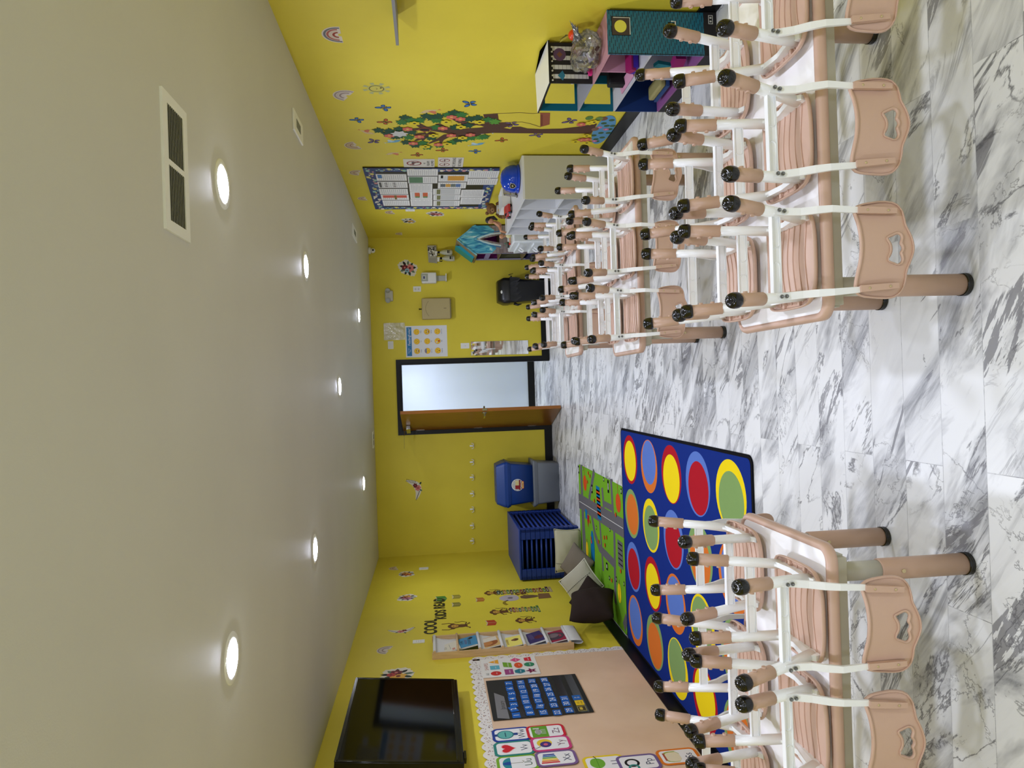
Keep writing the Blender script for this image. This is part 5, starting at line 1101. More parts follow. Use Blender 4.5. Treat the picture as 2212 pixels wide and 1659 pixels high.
def pV(a, y, h_):
    a.poly([(.055*(16*math.sin(k*.2618)**3)/16, y+.055*(13*math.cos(k*.2618)-5*math.cos(2*k*.2618)-2*math.cos(3*k*.2618)-math.cos(4*k*.2618))/16) for k in range(24)], C(232, 196, 196)); a.poly([(.047*(16*math.sin(k*.2618)**3)/16, y+.047*(13*math.cos(k*.2618)-5*math.cos(2*k*.2618)-2*math.cos(3*k*.2618)-math.cos(4*k*.2618))/16) for k in range(24)], C(206, 30, 44))
def pU(a, y, h_): a.poly([(.065*math.cos(math.pi*k/12), y+.05*math.sin(math.pi*k/12)) for k in range(13)], C(36, 136, 146)); a.poly([(.02*math.cos(math.pi*k/8), y+.05*math.sin(math.pi*k/8)) for k in range(9)], C(24, 74, 150)); a.line([(0, y), (0, y-.07), (.012, y-.08), (.022, y-.07)], .004, C(110, 110, 60))
def pX(a, y, h_): [a.rect(-.045+.018*k, y, .014, .11-.008*k, m, up=(k == 0)) for k, m in enumerate((C(206, 40, 40), C(226, 120, 40), C(236, 206, 40), C(100, 160, 60), C(40, 110, 170), C(40, 60, 140)))]
def pY(a, y, h_): a.disc(.01, y, .048, C(226, 196, 50)); a.disc(-.008, y-.006, .036, C(70, 50, 120)); a.disc(-.008, y-.006, .014, C(206, 90, 120)); a.line([(-.03, y+.03), (-.05, y+.06), (-.03, y+.075), (-.05, y+.085)], .005, M_BLK)
def pZ(a, y, h_):
    a.rect(0, y, .15, .105, C(96, 156, 40)); a.disc(0, y+.01, .036, C(200, 200, 196), 16, ry=.022); a.rect(.045, y+.02, .014, .04, C(200, 200, 196))
    for k in range(4): a.rect(-.026+.017*k, y-.022, .006, .035, C(190, 190, 186), up=(k == 0))
    for k in range(5): a.rect(-.026+.013*k, y+.01, .005, .034, M_BLK, up=(k == 0))
def pL_(a, y, h_): a.poly(smooth_loop([(-.06, y), (-.02, y+.05), (.05, y+.04), (.065, y), (.04, y-.04), (-.02, y-.045)], 2), C(110, 170, 50)); a.line([(-.05, y), (.06, y)], .003, C(70, 130, 30)); a.line([(.06, y), (.085, y+.012)], .006, M_BLK)
def pP(a, y, h_): a.ring(.0, y, .03, .045, M_BLK, 0, 6.28, 20); a.ring(-.05, y, .02, .034, C(60, 140, 130), 0, 6.28, 20)
def pS(a, y, h_): a.poly(smooth_loop([(-.06, y-.05), (-.06, y+.03), (-.03, y+.05), (.03, y+.05), (.06, y+.03), (.06, y-.05)], 1), C(150, 170, 60)); a.poly(smooth_loop([(-.055, y-.05), (-.055, y+.02), (-.03, y+.04), (.03, y+.04), (.05, y+.02), (.05, y-.05)], 1), C(226, 216, 184)); a.line([(-.04, y+.044), (.045, y+.044)], .012, C(170, 80, 50))
def pT(a, y, h_): a.disc(0, y, .04, C(190, 150, 60)); a.rect(0, y-.03, .05, .03, C(60, 120, 90))
CW_ = .175
def zz(px, py): q = hit(px, py, 0, XL+LOFF); return q.y, q.z
for (px, py), word, c, pic, lab, lift in ((Z6(545, 1195), 'Ww', C(30, 60, 150), pW, 'blue-edged letter card with a teal watch', 0), (Z6(580, 1390), 'Vv', C(40, 130, 120), pV, 'teal-edged letter card with a red heart', .0016), (Z6(630, 1590), 'Uu', C(120, 170, 40), pU, 'green-edged letter card with an umbrella', 0),
      (Z6(1020, 1160), 'Zz', C(200, 30, 50), pZ, 'red-edged letter card with a zebra', .0032), (Z6(1090, 1330), 'Yy', C(200, 60, 120), pY, 'pink-edged letter card with a round yellow toy', .0048), (Z6(1165, 1530), 'Xx', C(120, 90, 140), pX, 'purple-edged letter card with rainbow bars, upper one', .0032),
      ((1000+1210*.2532, 1540+430*.2532), 'Ll', C(230, 200, 30), pL_, 'yellow-edged letter card with a green leaf', 0), ((1000+1500*.2532, 1540+425*.2532), 'Pp', C(110, 90, 140), pP, 'purple-edged letter card beside the leaf card', .0016), ((1000+1840*.2532, 1540+370*.2532), 'Ss', C(220, 120, 30), pS, 'orange-edged letter card with a sandwich, the lowest card', .0), ((1216, 1694), 'Tt', C(120, 90, 140), pT, 'purple-edged letter card at the frame edge beside the rainbow bars card', .0012), ((1530, 1690), 'Nn', C(230, 200, 30), pT, 'yellow-edged letter card just below the sandwich card', .0012)):
    y_, z_ = zz(px, py); hz = .125; alpha(y_-CW_/2, y_+CW_/2, z_-hz, z_+hz, c, word, pic, lab+' on the display board', lift)
# ------------------------------------------------------------------ bulletin board on the right wall
def RW(y, z_, t=.002): return Art((XR-.0012, y, z_), (0, -1, 0), (0, 0, 1), t)
t = thing('bulletin_board', 'dark bulletin board with blue fish border on the right wall', 'bulletin board', (XR, 7.35, 1.565)); T0 = Vector(t.location); M_FB = C(40, 60, 112)
a = RW(7.35, 1.565, .012); a.base([(-.755, -.63), (.755, -.63), (.755, .63), (-.755, .63)], C(44, 40, 20)); o = a.build('dark_felt'); o.location = -T0; o.parent = t
for (cx, cy, w_, h_) in ((0, .575, 1.51, .11), (0, -.575, 1.51, .11), (-.70, 0, .11, 1.04), (.70, 0, .11, 1.04)):
    a = RW(7.35, 1.565, .012); a.z = .0125; a.rect(cx, cy, w_, h_, M_FB); rr = random.Random(int(cx*10+cy*100)); n = 15
    for k in range(n*3):
        f = -.5+(k+.5)/(n*3); u, v = (cx+f*w_, cy+(rr.random()-.5)*.06) if w_ > h_ else (cx+(rr.random()-.5)*.06, cy+f*h_); m = (C(214, 204, 110), C(206, 150, 150), C(120, 150, 170), C(150, 190, 170), C(224, 220, 200))[rr.randrange(5)]
        big = k % 3 == 0; a.poly([(u+p*(1 if big else .5), v+q*(1 if big else .5)) for p, q in ((-.034, 0), (-.012, .022), (.014, .012), (.034, .024), (.030, -.024), (.014, -.010), (-.012, -.022))], m, up=(k == 0))
    o = a.build('fish_border'); o.location = -T0; o.parent = t
SHEETS = [(170, 290, 510, 365, 'upper row, first from the right end', 'b'), (190, 375, 520, 445, 'd', 'd'), (205, 455, 525, 515, '', ''), (225, 520, 535, 580, '', 'r'), (245, 585, 545, 645, '', ''), (515, 235, 860, 310, '', ''), (525, 318, 855, 393, '', 'g'), (540, 398, 798, 488, '', ''), (550, 490, 798, 570, '', 'c'), (555, 572, 798, 648, '', ''),
          (865, 297, 1195, 375, '', 'o'), (860, 383, 1175, 450, '', 'm'), (805, 455, 1113, 520, '', 'k'), (808, 524, 1108, 582, '', 'k'), (808, 588, 1103, 648, '', 'k'), (1205, 255, 1540, 333, '', ''), (1190, 340, 1525, 410, '', ''), (1118, 465, 1372, 550, '', 't'), (1112, 553, 1350, 628, '', 't')]
SL = ['with a blue corner picture in the top row, nearest the camera', 'with six small portraits in the top row, second from the right', 'plain white in the top row, third from the right', 'with a red band in the top row', 'plain white in the top row, farthest from the camera',
      'overlapping the border, top of the nearest column in the second row', 'with a green picture half in the second row', 'plain white in the middle of the second row', 'with two red and yellow charts in the second row', 'plain white at the far end of the second row',
      'with an orange block in the third row', 'with blue and orange bands in the third row', 'with olive heading in the third row, the nearest of three alike', 'with olive heading in the third row, the middle of three alike', 'with olive heading in the third row, the farthest of three alike',
      'plain white at the bottom nearest corner, over the border', 'plain white at the bottom, second from the nearest corner', 'with a printed table in the bottom row, nearer one', 'with a printed table in the bottom row, farther one']
for k, (x0, y0, x1, y1, _, kind) in enumerate(SHEETS):
    s_ = .19293; X = XR-.0150
    def w(px, py): q = hit(780+px*s_, 320+py*s_, 0, X); return -(q.y), q.z
    um = (y0+y1)/2; xm_ = (x0+x1)/2; u0 = w(xm_, y1)[0]; u1 = w(xm_, y0)[0]; v1 = w(x0, um)[1]; v0 = w(x1, um)[1]
    a = Art((X, 0, 0), (0, -1, 0), (0, 0, 1), .0008); cu, cv, w_, h_ = (u0+u1)/2, (v0+v1)/2, abs(u1-u0), abs(v1-v0); a.base([(cu-w_/2, cv-h_/2), (cu+w_/2, cv-h_/2), (cu+w_/2, cv+h_/2), (cu-w_/2, cv+h_/2)], M_PAPER)
    g = C(150, 152, 156); n = 13; skip = 0; top = cv+h_/2-.02
    for i in range(n):
        v = cv+h_/2-.025-(h_-.05)*i/(n-1); a.rect(cu-(w_*.04 if i % 3 == 2 else 0), v, w_*(.78 if i % 3 != 2 else .68), .0035, g, up=(i == 0))
    if kind == 'b': a.rect(cu+w_*.15, cv+h_*.38, w_*.5, h_*.14, C(70, 120, 180))
    if kind == 'd': [a.rect(cu+(i % 3-1)*w_*.27, cv+h_*(.22-.28*(i//3)), w_*.12, h_*.09, C(110, 104, 100), up=(i == 0)) for i in range(6)]; a.rect(cu, cv+h_*.42, w_*.8, h_*.08, C(90, 90, 90))
    if kind == 'r': a.rect(cu+w_*.15, cv, w_*.45, h_*.86, C(206, 96, 80)); a.rect(cu+w_*.0, cv-h_*.02, w_*.8, h_*.08, C(130, 110, 60))
    if kind == 'g': a.rect(cu, cv+h_*.23, w_*.86, h_*.46, C(90, 130, 96))
    if kind == 'c': [a.rect(cu+w_*.1, cv+s*h_*.18, w_*.6, h_*.22, C(206, 100, 60)) for s in (-1, 1)]; [a.rect(cu-w_*.2, cv+s*h_*.18, w_*.2, h_*.2, C(100, 140, 90)) for s in (-1, 1)]
    if kind == 'o': a.rect(cu, cv-h_*.1, w_*.66, h_*.56, C(214, 156, 60)); a.rect(cu+w_*.2, cv+h_*.38, w_*.4, h_*.08, M_BLK)
    if kind == 'm': [a.rect(cu, cv+h_*(.32-.18*i), w_*.5, h_*.17, m) for i, m in enumerate((C(96, 104, 110), C(206, 156, 70), C(110, 120, 110), C(90, 120, 170)))]
    if kind == 'k': a.rect(cu, cv+h_*.30, w_*.8, h_*.14, C(120, 122, 80)); a.rect(cu, cv-h_*.05, w_*.8, h_*.5, C(196, 198, 196))
    if kind == 't': [a.rect(cu-w_*.35+w_*.14*i, cv, .002, h_*.8, g, up=(i == 0)) for i in range(6)]
    tag(a.build('notice_sheet'), 'bulletin board sheet '+SL[k], 'paper sheet', 'paper sheets on the bulletin board')
# prohibition signs
a = RW(6.48, 1.68, .003); a.base([(-.115, -.14), (.115, -.14), (.115, .14), (-.115, .14)], C(220, 216, 204)); red = C(150, 56, 56)
a.rect(0, .055, .09, .022, C(96, 84, 80)); a.poly([(.01, .05), (.035, .05), (.04, .0), (.018, .0)], C(96, 84, 80)); a.ring(0, .045, .055, .068, red); a.line([(-.045, .085), (.045, .005)], .011, red)
a.text('NO', 0, -.048, .018, C(60, 60, 60)); a.text('FIREARMS', 0, -.082, .024, C(60, 60, 60), sx=.95); a.text('ALLOWED', 0, -.118, .024, C(60, 60, 60), sx=.95); tag(a.build('firearms_sign'), 'white NO FIREARMS ALLOWED sign above the no smoking sign', 'sign')
a = RW(6.455, 1.395, .003); a.base([(-.135, -.115), (.135, -.115), (.135, .115), (-.135, .115)], C(220, 216, 206))
for s in (-1, 1): a.rect(s*.06, .055, .06, .008, C(60, 50, 50)); a.ring(s*.06, .055, .040, .047, red); a.line([(s*.06-.03, .083), (s*.06+.03, .027)], .007, red)
a.text('NO SMOKING', 0, -.030, .030, C(60, 60, 58), sx=.98); a.text('NO VAPING', 0, -.082, .030, C(60, 60, 58), sx=.98); tag(a.build('smoking_sign'), 'white NO SMOKING NO VAPING sign beside the bulletin board', 'sign')

# ------------------------------------------------------------------ wall stickers
def turned(a, ang):
    c, s = math.cos(ang), math.sin(ang); U, V = a.U.copy(), a.V.copy(); a.U = U*c+V*s; a.V = V*c-U*s; return a
def petals(a, cx, cy, r, n, m, mc, k=1):
    pts = []
    for i in range(n*8): an = 2*math.pi*i/(n*8); pts.append((cx+r*(.72+.28*abs(math.cos(n*an/2)))*math.cos(an), cy+r*(.72+.28*abs(math.cos(n*an/2)))*math.sin(an)))
    a.poly(pts, m); a.disc(cx, cy, r*.28, mc, 10)
def leafp(a, x, y, l, ang, m, w_=.32, up=True):
    c, s = math.cos(ang), math.sin(ang); a.poly([(x+p*c*l-q*s*l, y+p*s*l+q*c*l) for p, q in ((0, 0), (.3, w_/2), (.65, w_/2), (1, 0), (.65, -w_/2), (.3, -w_/2))], m, up)
def rainbow(wall, px, py, r, lab, cs, ang=0, fold=0):
    a = turned(wall(px, py, .001), ang); bk = [(r*1.1*math.cos(math.pi*i/16), r*1.1*math.sin(math.pi*i/16)-.3*r) for i in range(17)]+[(-r*1.1, -.5*r), (-r*.2, -.5*r), (-r*.15, -.3*r), (r*.15, -.3*r), (r*.2, -.5*r), (r*1.1, -.5*r)]
    a.base(bk, C(214, 204, 190), .0008)
    for i, c in enumerate(cs): a.ring(0, -.3*r, r*(.84-.20*i), r*(1.0-.20*i), C(*c), 0, math.pi, 18)
    a.z += .0003; [a.poly([(s*r*1.0, -.3*r), (s*r*.84, -.3*r), (s*r*.84, -.46*r), (s*r*1.0, -.46*r)], C(*cs[0]), up=False) for s in (-1, 1)]
    tag(a.build('rainbow_sticker'), lab, 'wall sticker')
BO = ((110, 110, 116), (170, 96, 84), (206, 190, 170), (150, 60, 40)); BP = ((160, 146, 140), (196, 184, 178), (150, 132, 128), (206, 196, 190)); BT = ((176, 150, 110), (196, 170, 130), (170, 130, 90), (200, 180, 140))
rainbow(wallR, 721, 75, .085, 'brown and rose rainbow sticker high on the right wall, nearest the camera', BO); rainbow(wallR, 741, 205, .085, 'pale grey rainbow sticker, half peeled, high on the right wall', BP, -.5)
rainbow(wallR, 762, 315, .085, 'tan rainbow sticker near the ceiling, above the tree decal', BT, .3); rainbow(wallR, 768, 373, .075, 'tan rainbow sticker at the near top corner of the bulletin board', BT, -.2); rainbow(wallR, 784, 429, .07, 'small tan rainbow sticker above the bulletin board', BT, .1)
rainbow(wallR, 843, 459, .075, 'tan rainbow sticker between the bulletin board and the back corner', BT, .2); rainbow(wallR, 863, 505, .07, 'faint tan rainbow sticker next to the back right corner', BT, 0)
rainbow(wallL, 851, 1228, .08, 'faint brown rainbow sticker by the back corner of the left wall', BT, .2); rainbow(wallL, 831, 1404, .085, 'grey-brown rainbow sticker above the rack on the left wall', BP, -.3)
DKG, LGR, MAR, PNKF, MUST, CRM = C(36, 60, 48), C(96, 120, 96), C(104, 30, 40), C(206, 122, 116), C(214, 158, 70), C(220, 214, 200)
def bouquet(wall, px, py, w_, h_, ang, lab, fl_c, seed):
    a = turned(wall(px, py, .001), ang); rr = random.Random(seed); pts = []
    for i in range(36): an = 2*math.pi*i/36; k = 1+.10*(i % 2)+.08*math.sin(5*an+seed); pts.append((w_/2*k*math.cos(an), h_/2*k*math.sin(an)*(.75+.25*abs(math.cos(an)))))
    a.base(pts, CRM, .0008)
    for i in range(9): an = 2*math.pi*i/9+.2; leafp(a, w_*.16*math.cos(an), h_*.16*math.sin(an), .30*w_ if abs(math.cos(an)) > .6 else .30*h_, an, (DKG, LGR, C(24, 30, 28))[i % 3], .42)
    for (fx, fy, fr), c in zip(((-.10, -.05, .21), (.16, .06, .16), (-.02, .16, .12)), fl_c): petals(a, fx*w_, fy*h_, fr*min(w_, h_)*1.25, 5+(seed % 2), c, MAR if c != MAR else PNKF)
    tag(a.build('flower_sticker'), lab, 'wall sticker')
bouquet(wallB, 881, 579, .25, .22, 1.1, 'large pink and dark red flower sticker on the back wall right of centre', (PNKF, MAR, C(130, 176, 190)), 1)
def crescent(wall, px, py, s_, lab, ang):
    a = turned(wall(px, py, .001), ang); a.base(smooth_loop([(-1.1*s_, .5*s_), (-.8*s_, -.1*s_), (-.3*s_, -.55*s_), (.3*s_, -.55*s_), (.8*s_, -.1*s_), (1.1*s_, .5*s_), (.75*s_, .35*s_), (.3*s_, .1*s_), (-.3*s_, .1*s_), (-.75*s_, .35*s_)], 1), CRM, .0008)
    for sgn in (-1, 1):
        for i in range(7): x = sgn*(.45+.09*i)*s_; y = (-.25+.10*i)*s_; leafp(a, x, y, .16*s_, 1.9, C(24, 28, 26), .3, up=(i == 0)); leafp(a, x, y, .16*s_, -.5, C(24, 28, 26), .3, up=False)
    petals(a, -.12*s_, -.22*s_, .30*s_, 7, PNKF, C(150, 70, 66)); petals(a, .2*s_, -.1*s_, .22*s_, 6, MAR, C(150, 70, 66)); leafp(a, -.3*s_, -.3*s_, .3*s_, 3.6, LGR, .5); leafp(a, .1*s_, -.5*s_, .3*s_, -1.1, DKG, .5)
    tag(a.build('flower_sticker'), lab, 'wall sticker')
crescent(wallB, 897, 1054, .145, 'crescent flower and fern sticker on the back wall above the hooks', .45)
bouquet(wallR, 941, 462, .24, .22, .4, 'rose flower sticker on the right wall under the small plate', (PNKF, C(176, 120, 120), MAR), 3); bouquet(wallR, 883, 477, .25, .18, .2, 'mustard and black flower sticker on the right wall near the back corner', (MUST, CRM, DKG), 4)
bouquet(wallL, 878, 1240, .24, .22, .1, 'orange flower sticker on the left wall near the back corner', (C(206, 120, 60), MUST, MAR), 6); bouquet(wallL, 879, 1291, .23, .22, -.4, 'mauve flower sticker with dark sprigs on the left wall', (C(176, 120, 140), MUST, MAR), 7)
crescent(wallL, 868, 1362, .12, 'rose and fern wreath sticker above the COOL lettering', -1.4); bouquet(wallL, 858, 1458, .26, .30, -.2, 'yellow and dark red flower sticker tucked behind the television', (C(222, 170, 70), MAR, C(176, 60, 60)), 9)
def butterfly(wall, px, py, s_, ang, cs, lab, nm='butterfly_sticker'):
    s_ *= .80; a = turned(wall(px, py, .001), ang); k1, k2 = C(*cs[0]), C(*cs[1])
    for sg in (-1, 1):
        up_ = [(0, .1), (sg*.35, .75), (sg*.85, .9), (sg*.95, .55), (sg*.55, .12)]; lo = [(0, 0), (sg*.55, .02), (sg*.75, -.35), (sg*.45, -.75), (sg*.2, -.45)]
        for pts in (up_, lo):
            q = smooth_loop([(x*s_, y*s_) for x, y in pts], 1); a.mb.prism([a.P(x, y) for x, y in q], a.N*.0008, k1); cxm = sum(x for x, y in q)/len(q); cym = sum(y for x, y in q)/len(q); a.z = .0008; a.poly([(cxm+(x-cxm)*.62, cym+(y-cym)*.62) for x, y in q], k2)
    a.z = .0014; a.poly([(-.05*s_, -.5*s_), (.05*s_, -.5*s_), (.06*s_, .3*s_), (-.06*s_, .3*s_)], C(40, 30, 30)); [a.line([(0, .3*s_), (sg*.2*s_, .65*s_)], .05*s_, C(40, 30, 30), up=False) for sg in (-1, 1)]
    tag(a.build(nm), lab, 'wall sticker')
def bird(wall, px, py, s_, ang, cs, lab):
    a = turned(wall(px, py, .001), ang); a.base(smooth_loop([(x*s_, y*s_) for x, y in ((-1, .0), (-.5, .25), (0, .3), (.5, .45), (.75, .3), (.98, .26), (.74, .14), (.5, -.15), (0, -.3), (-.5, -.12))], 1), C(*cs[0]), .0008)
    a.poly([(x*s_, y*s_) for x, y in ((.1, .12), (-.3, .85), (-.55, .75), (-.62, .3), (-.35, .05))], C(*cs[1])); a.poly([(x*s_, y*s_) for x, y in ((-.9, .0), (-1.25, .22), (-1.1, -.02), (-1.25, -.18))], C(*cs[1])); a.disc(.66*s_, .26*s_, .04*s_, M_BLK, 8)
    tag(a.build('bird_sticker'), lab, 'wall sticker')
BL, ORG, PUR = ((24, 60, 110), (60, 120, 190)), ((110, 50, 20), (196, 96, 30)), ((70, 54, 86), (110, 90, 140))
PB, PK = ((110, 170, 200), (190, 214, 222)), ((214, 190, 140), (206, 120, 84))
z1 = lambda x, y: (740+x*.30137, y*.30137)
for (x, y), s_, an, c, lab in (((300, 770), .075, .9, BL, 'blue butterfly sticker nearest the camera beside the sun sticker'), ((110, 858), .07, .9, BL, 'blue butterfly sticker highest on the right wall'), ((918, 742), .08, .2, BL, 'blue butterfly sticker on the camera side of the tree crown'), ((955, 1083), .07, .8, BL, 'blue butterfly sticker above the no smoking sign'),
      ((310, 875), .075, -.8, ORG, 'orange butterfly sticker above the tree crown'), ((230, 1012), .075, -.2, PUR, 'dark purple butterfly sticker high above the tree'), ((540, 1110), .07, -.7, ORG, 'orange butterfly sticker just above the firearms sign'), ((720, 1077), .07, -.7, ORG, 'orange butterfly sticker at the far side of the tree crown'),
      ((1145, 1005), .07, -.6, ORG, 'orange butterfly sticker right of the tree trunk top'), ((1220, 888), .08, .4, PUR, 'purple butterfly sticker beside the swing ropes'), ((1395, 965), .075, 1.2, PUR, 'purple butterfly sticker at the far side of the trunk'), ((1635, 868), .08, -.3, PUR, 'purple butterfly sticker low beside the trunk, above the pond')):
    butterfly(wallR, *z1(x, y), s_, an, c, lab)
for (x, y), s_, an, c, lab in (((615, 795), .08, 1.9, PK, 'cream and red bird sticker above the near side of the tree'), ((172, 950), .075, -2.4, PK, 'cream bird sticker high above the tree, far side'), ((355, 1098), .075, 1.9, PK, 'cream bird sticker above the firearms sign'), ((372, 1015), .075, -1.2, PB, 'pale blue bird sticker above the tree crown'), ((970, 1035), .075, -1.2, PB, 'pale blue bird sticker above the no smoking sign')):
    bird(wallR, *z1(x, y), s_, an, c, lab)
# sun
a = wallR(*z1(243, 635), .001); a.mb.prism([a.P(*p) for p in circ(0, 0, .062, 24)], a.N*.0008, C(190, 190, 110)); a.z = .0008
for k in range(8): an = k*math.pi/4+.3; a.poly([((.066+q*.0)*math.cos(an+p)*(1 if q == 0 else 1.45), .066*math.sin(an+p)*(1 if q == 0 else 1.45)) for p, q in ((-.16, 0), (-.16, 1), (.16, 1), (.16, 0))], C(176, 180, 130), up=(k == 0))
a.ring(0, 0, .044, .052, C(120, 110, 50)); a.disc(0, 0, .044, C(206, 196, 90)); a.disc(.014, -.03, .008, M_BLK, 8); a.ring(.0, .012, .014, .018, C(120, 110, 50), 3.6, 5.8, 8)
tag(a.build('sun_sticker'), 'pale smiling sun sticker on the right wall above the dollhouse', 'wall sticker')
# the tree
z4 = lambda x, y: (780+x*.13563, 220+y*.13563); z5 = lambda x, y: (960+x*.18083, 160+y*.18083)
t = thing('tree_decal', 'tall flowering tree wall decal with a swing on the right wall', 'wall decal', (XR, 6.1, 0)); T0 = Vector(t.location)
def TA(z_): a = Art((XR, 0, 0), (0, -1, 0), (0, 0, 1), .0008); a.z = z_; return a
def fin(a, nm): o = a.build(nm); o.location = -T0; o.parent = t
a = TA(.001); BR = C(84, 54, 40)
tr = [a.at(*z5(x, y)) for x, y in ((1755, 710), (1180, 708), (900, 706), (500, 700), (330, 706), (200, 740), (330, 650), (500, 640), (560, 590), (585, 545), (575, 475), (500, 475), (515, 520), (480, 560), (600, 560), (640, 610), (700, 640), (790, 655), (810, 628), (905, 626), (990, 648), (1150, 656), (1400, 650), (1640, 622), (1830, 582), (1790, 650))]
tr = [tr[i] for i in (0, 1, 2, 3, 7, 8, 14, 15, 16, 17, 18, 19, 20, 21, 22, 23, 24, 25)]
a.poly(tr, BR)
def branch(pts, w0, w1): q = [a.at(*z4(*p)) for p in pts]; n = len(q); a.line(q, [w0+(w1-w0)*i/(n-1) for i in range(n)], BR)
branch([(2250, 420), (2150, 380), (2050, 370), (1930, 350), (1750, 350)], .22, .03); branch([(2150, 330), (2085, 290), (2060, 190)], .10, .11); branch([(2150, 430), (1900, 460), (1600, 470), (1400, 465), (1150, 430), (1000, 410), (900, 350), (820, 330)], .16, .03)
branch([(1500, 480), (1300, 400), (1220, 345)], .08, .03); branch([(1600, 330), (1480, 270), (1400, 230)], .05, .02); branch([(1750, 390), (1620, 320), (1500, 290)], .09, .02); branch([(1900, 500), (1600, 520), (1350, 540), (1250, 590), (1080, 660)], .12, .02); branch([(1100, 450), (950, 430), (800, 440), (700, 440)], .07, .03); branch([(1150, 480), (1060, 520), (980, 610)], .06, .02); branch([(1040, 500), (900, 510), (840, 530)], .05, .02); branch([(1350, 550), (1280, 600), (1270, 650)], .06, .02); branch([(1050, 550), (900, 600), (860, 620)], .05, .02)
q = a.at(*z4(1010, 440)); a.disc(q[0], q[1], .055, C(150, 70, 50), 4); a.disc(q[0], q[1], .03, C(40, 26, 26), 10, ry=.04); fin(a, 'trunk')
a = TA(.003); DG, MG, LG = C(24, 76, 50), C(50, 118, 52), C(86, 150, 50)
def maple(x, y, r, m, ang):
    pts = []
    for i in range(22): an = 2*math.pi*i/22+ang; k = (1.0 if i % 2 == 0 else .66)*(1+.18*math.cos(5*an)); pts.append((x+r*k*math.cos(an), y+r*k*.8*math.sin(an)))
    a.poly(pts, m, up=False)
rr = random.Random(11); a.z += .0003
for x, y, m in ((700, 250, DG), (800, 290, MG), (930, 290, MG), (650, 320, MG), (280, 450, DG), (450, 460, DG), (610, 430, DG), (1130, 250, DG), (1200, 290, MG), (1230, 225, DG), (1040, 225, DG), (1400, 200, MG), (1480, 170, DG), (1600, 200, MG), (1720, 270, DG), (1850, 250, DG), (1700, 370, DG), (2020, 280, MG), (2130, 310, LG), (800, 480, DG), (600, 540, DG), (760, 560, MG), (720, 640, DG), (860, 690, DG), (980, 650, MG), (1050, 720, MG), (1200, 400, MG), (1120, 570, DG), (1250, 690, MG), (1450, 640, MG), (1640, 590, MG), (1750, 570, MG), (1900, 560, LG), (1960, 550, MG), (1500, 400, DG), (540, 550, DG), (420, 500, DG), (1550, 600, DG)):
    q = a.at(*z4(x, y)); a.z += .00004; maple(q[0], q[1], .064, m, rr.random()*6)
fin(a, 'leaves')
a = TA(.0055); FP, FY = C(214, 106, 92), C(226, 206, 40)
for L__, m, mc in ((((1440, 235), (1580, 265), (740, 425), (450, 530), (930, 545), (1300, 410), (1435, 525), (1740, 515), (830, 650), (1230, 670)), FP, C(236, 190, 90)), (((850, 330), (1355, 310), (1590, 390), (1890, 310), (1150, 525), (1615, 560), (1025, 700), (1370, 660)), FY, C(60, 40, 20))):
    for x, y in L__: q = a.at(*z4(x, y)); petals(a, q[0], q[1], .044, 6, m, mc)
q = a.at(*z4(610, 495)); a.poly([(q[0]+(.075 if i % 2 else .05)*math.cos(i*.45), q[1]+(.075 if i % 2 else .05)*math.sin(i*.45)) for i in range(14)], C(206, 208, 206))
for x, y, m, mc in ((1635, 590, FP, C(236, 190, 90)), (1745, 572, FY, C(60, 40, 20)), (1790, 560, FY, C(60, 40, 20)), (1700, 725, FY, C(60, 40, 20)), (1640, 775, FP, C(236, 190, 90)), (1700, 770, FP, C(236, 190, 90)), (1565, 795, FY, C(60, 40, 20)), (1700, 808, FY, C(60, 40, 20))): q = a.at(*z5(x, y)); petals(a, q[0], q[1], .042, 6, m, mc)
fin(a, 'blossoms')
a = TA(.0015); rope = C(120, 96, 50)
for pts in (((580, 472), (900, 460), (1060, 470), (1150, 462)), ((620, 578), (930, 572), (1020, 590), (1150, 632))): a.line([a.at(*z5(*p)) for p in pts], .008, rope, up=False)
a.z += .0003; a.poly([a.at(*z5(*p)) for p in ((1145, 460), (1262, 462), (1255, 600), (1145, 630))], C(150, 84, 56)); a.poly([a.at(*z5(*p)) for p in ((1150, 480), (1175, 480), (1175, 610), (1150, 620))], C(120, 62, 40)); fin(a, 'swing')
a = TA(.002); a.poly(smooth_loop([a.at(*z5(*p)) for p in ((1760, 700), (1800, 640), (1900, 520), (1960, 488), (2030, 500), (2055, 560), (2030, 640), (1960, 740), (1890, 810), (1810, 838), (1760, 815))], 2), C(90, 150, 190))
for x, y in ((2000, 548), (1905, 585), (1940, 615), (2010, 615), (1975, 655), (1960, 700), (1870, 700), (1785, 730), (1885, 755), (1810, 775), (1820, 800)): q = a.at(*z5(x, y)); a.disc(q[0], q[1], .024, C(62, 96, 60), 14, up=(x == 2000))
for x, y in ((1850, 635), (1930, 658), (1790, 797)): q = a.at(*z5(x, y)); petals(a, q[0], q[1], .026, 6, C(206, 116, 150), C(230, 190, 200))
for x, y, m in ((1800, 655, C(130, 92, 70)), (1905, 530, C(120, 80, 60)), (1730, 522, C(90, 130, 60)), (1850, 530, C(110, 140, 70))): q = a.at(*z5(x, y)); a.disc(q[0], q[1], .040, m, 12, ry=.03)
fin(a, 'pond')
bird(wallR, *z4(1930, 450), .10, 1.0, PB, 'pale blue bird sticker on the trunk where the tree branches'); 
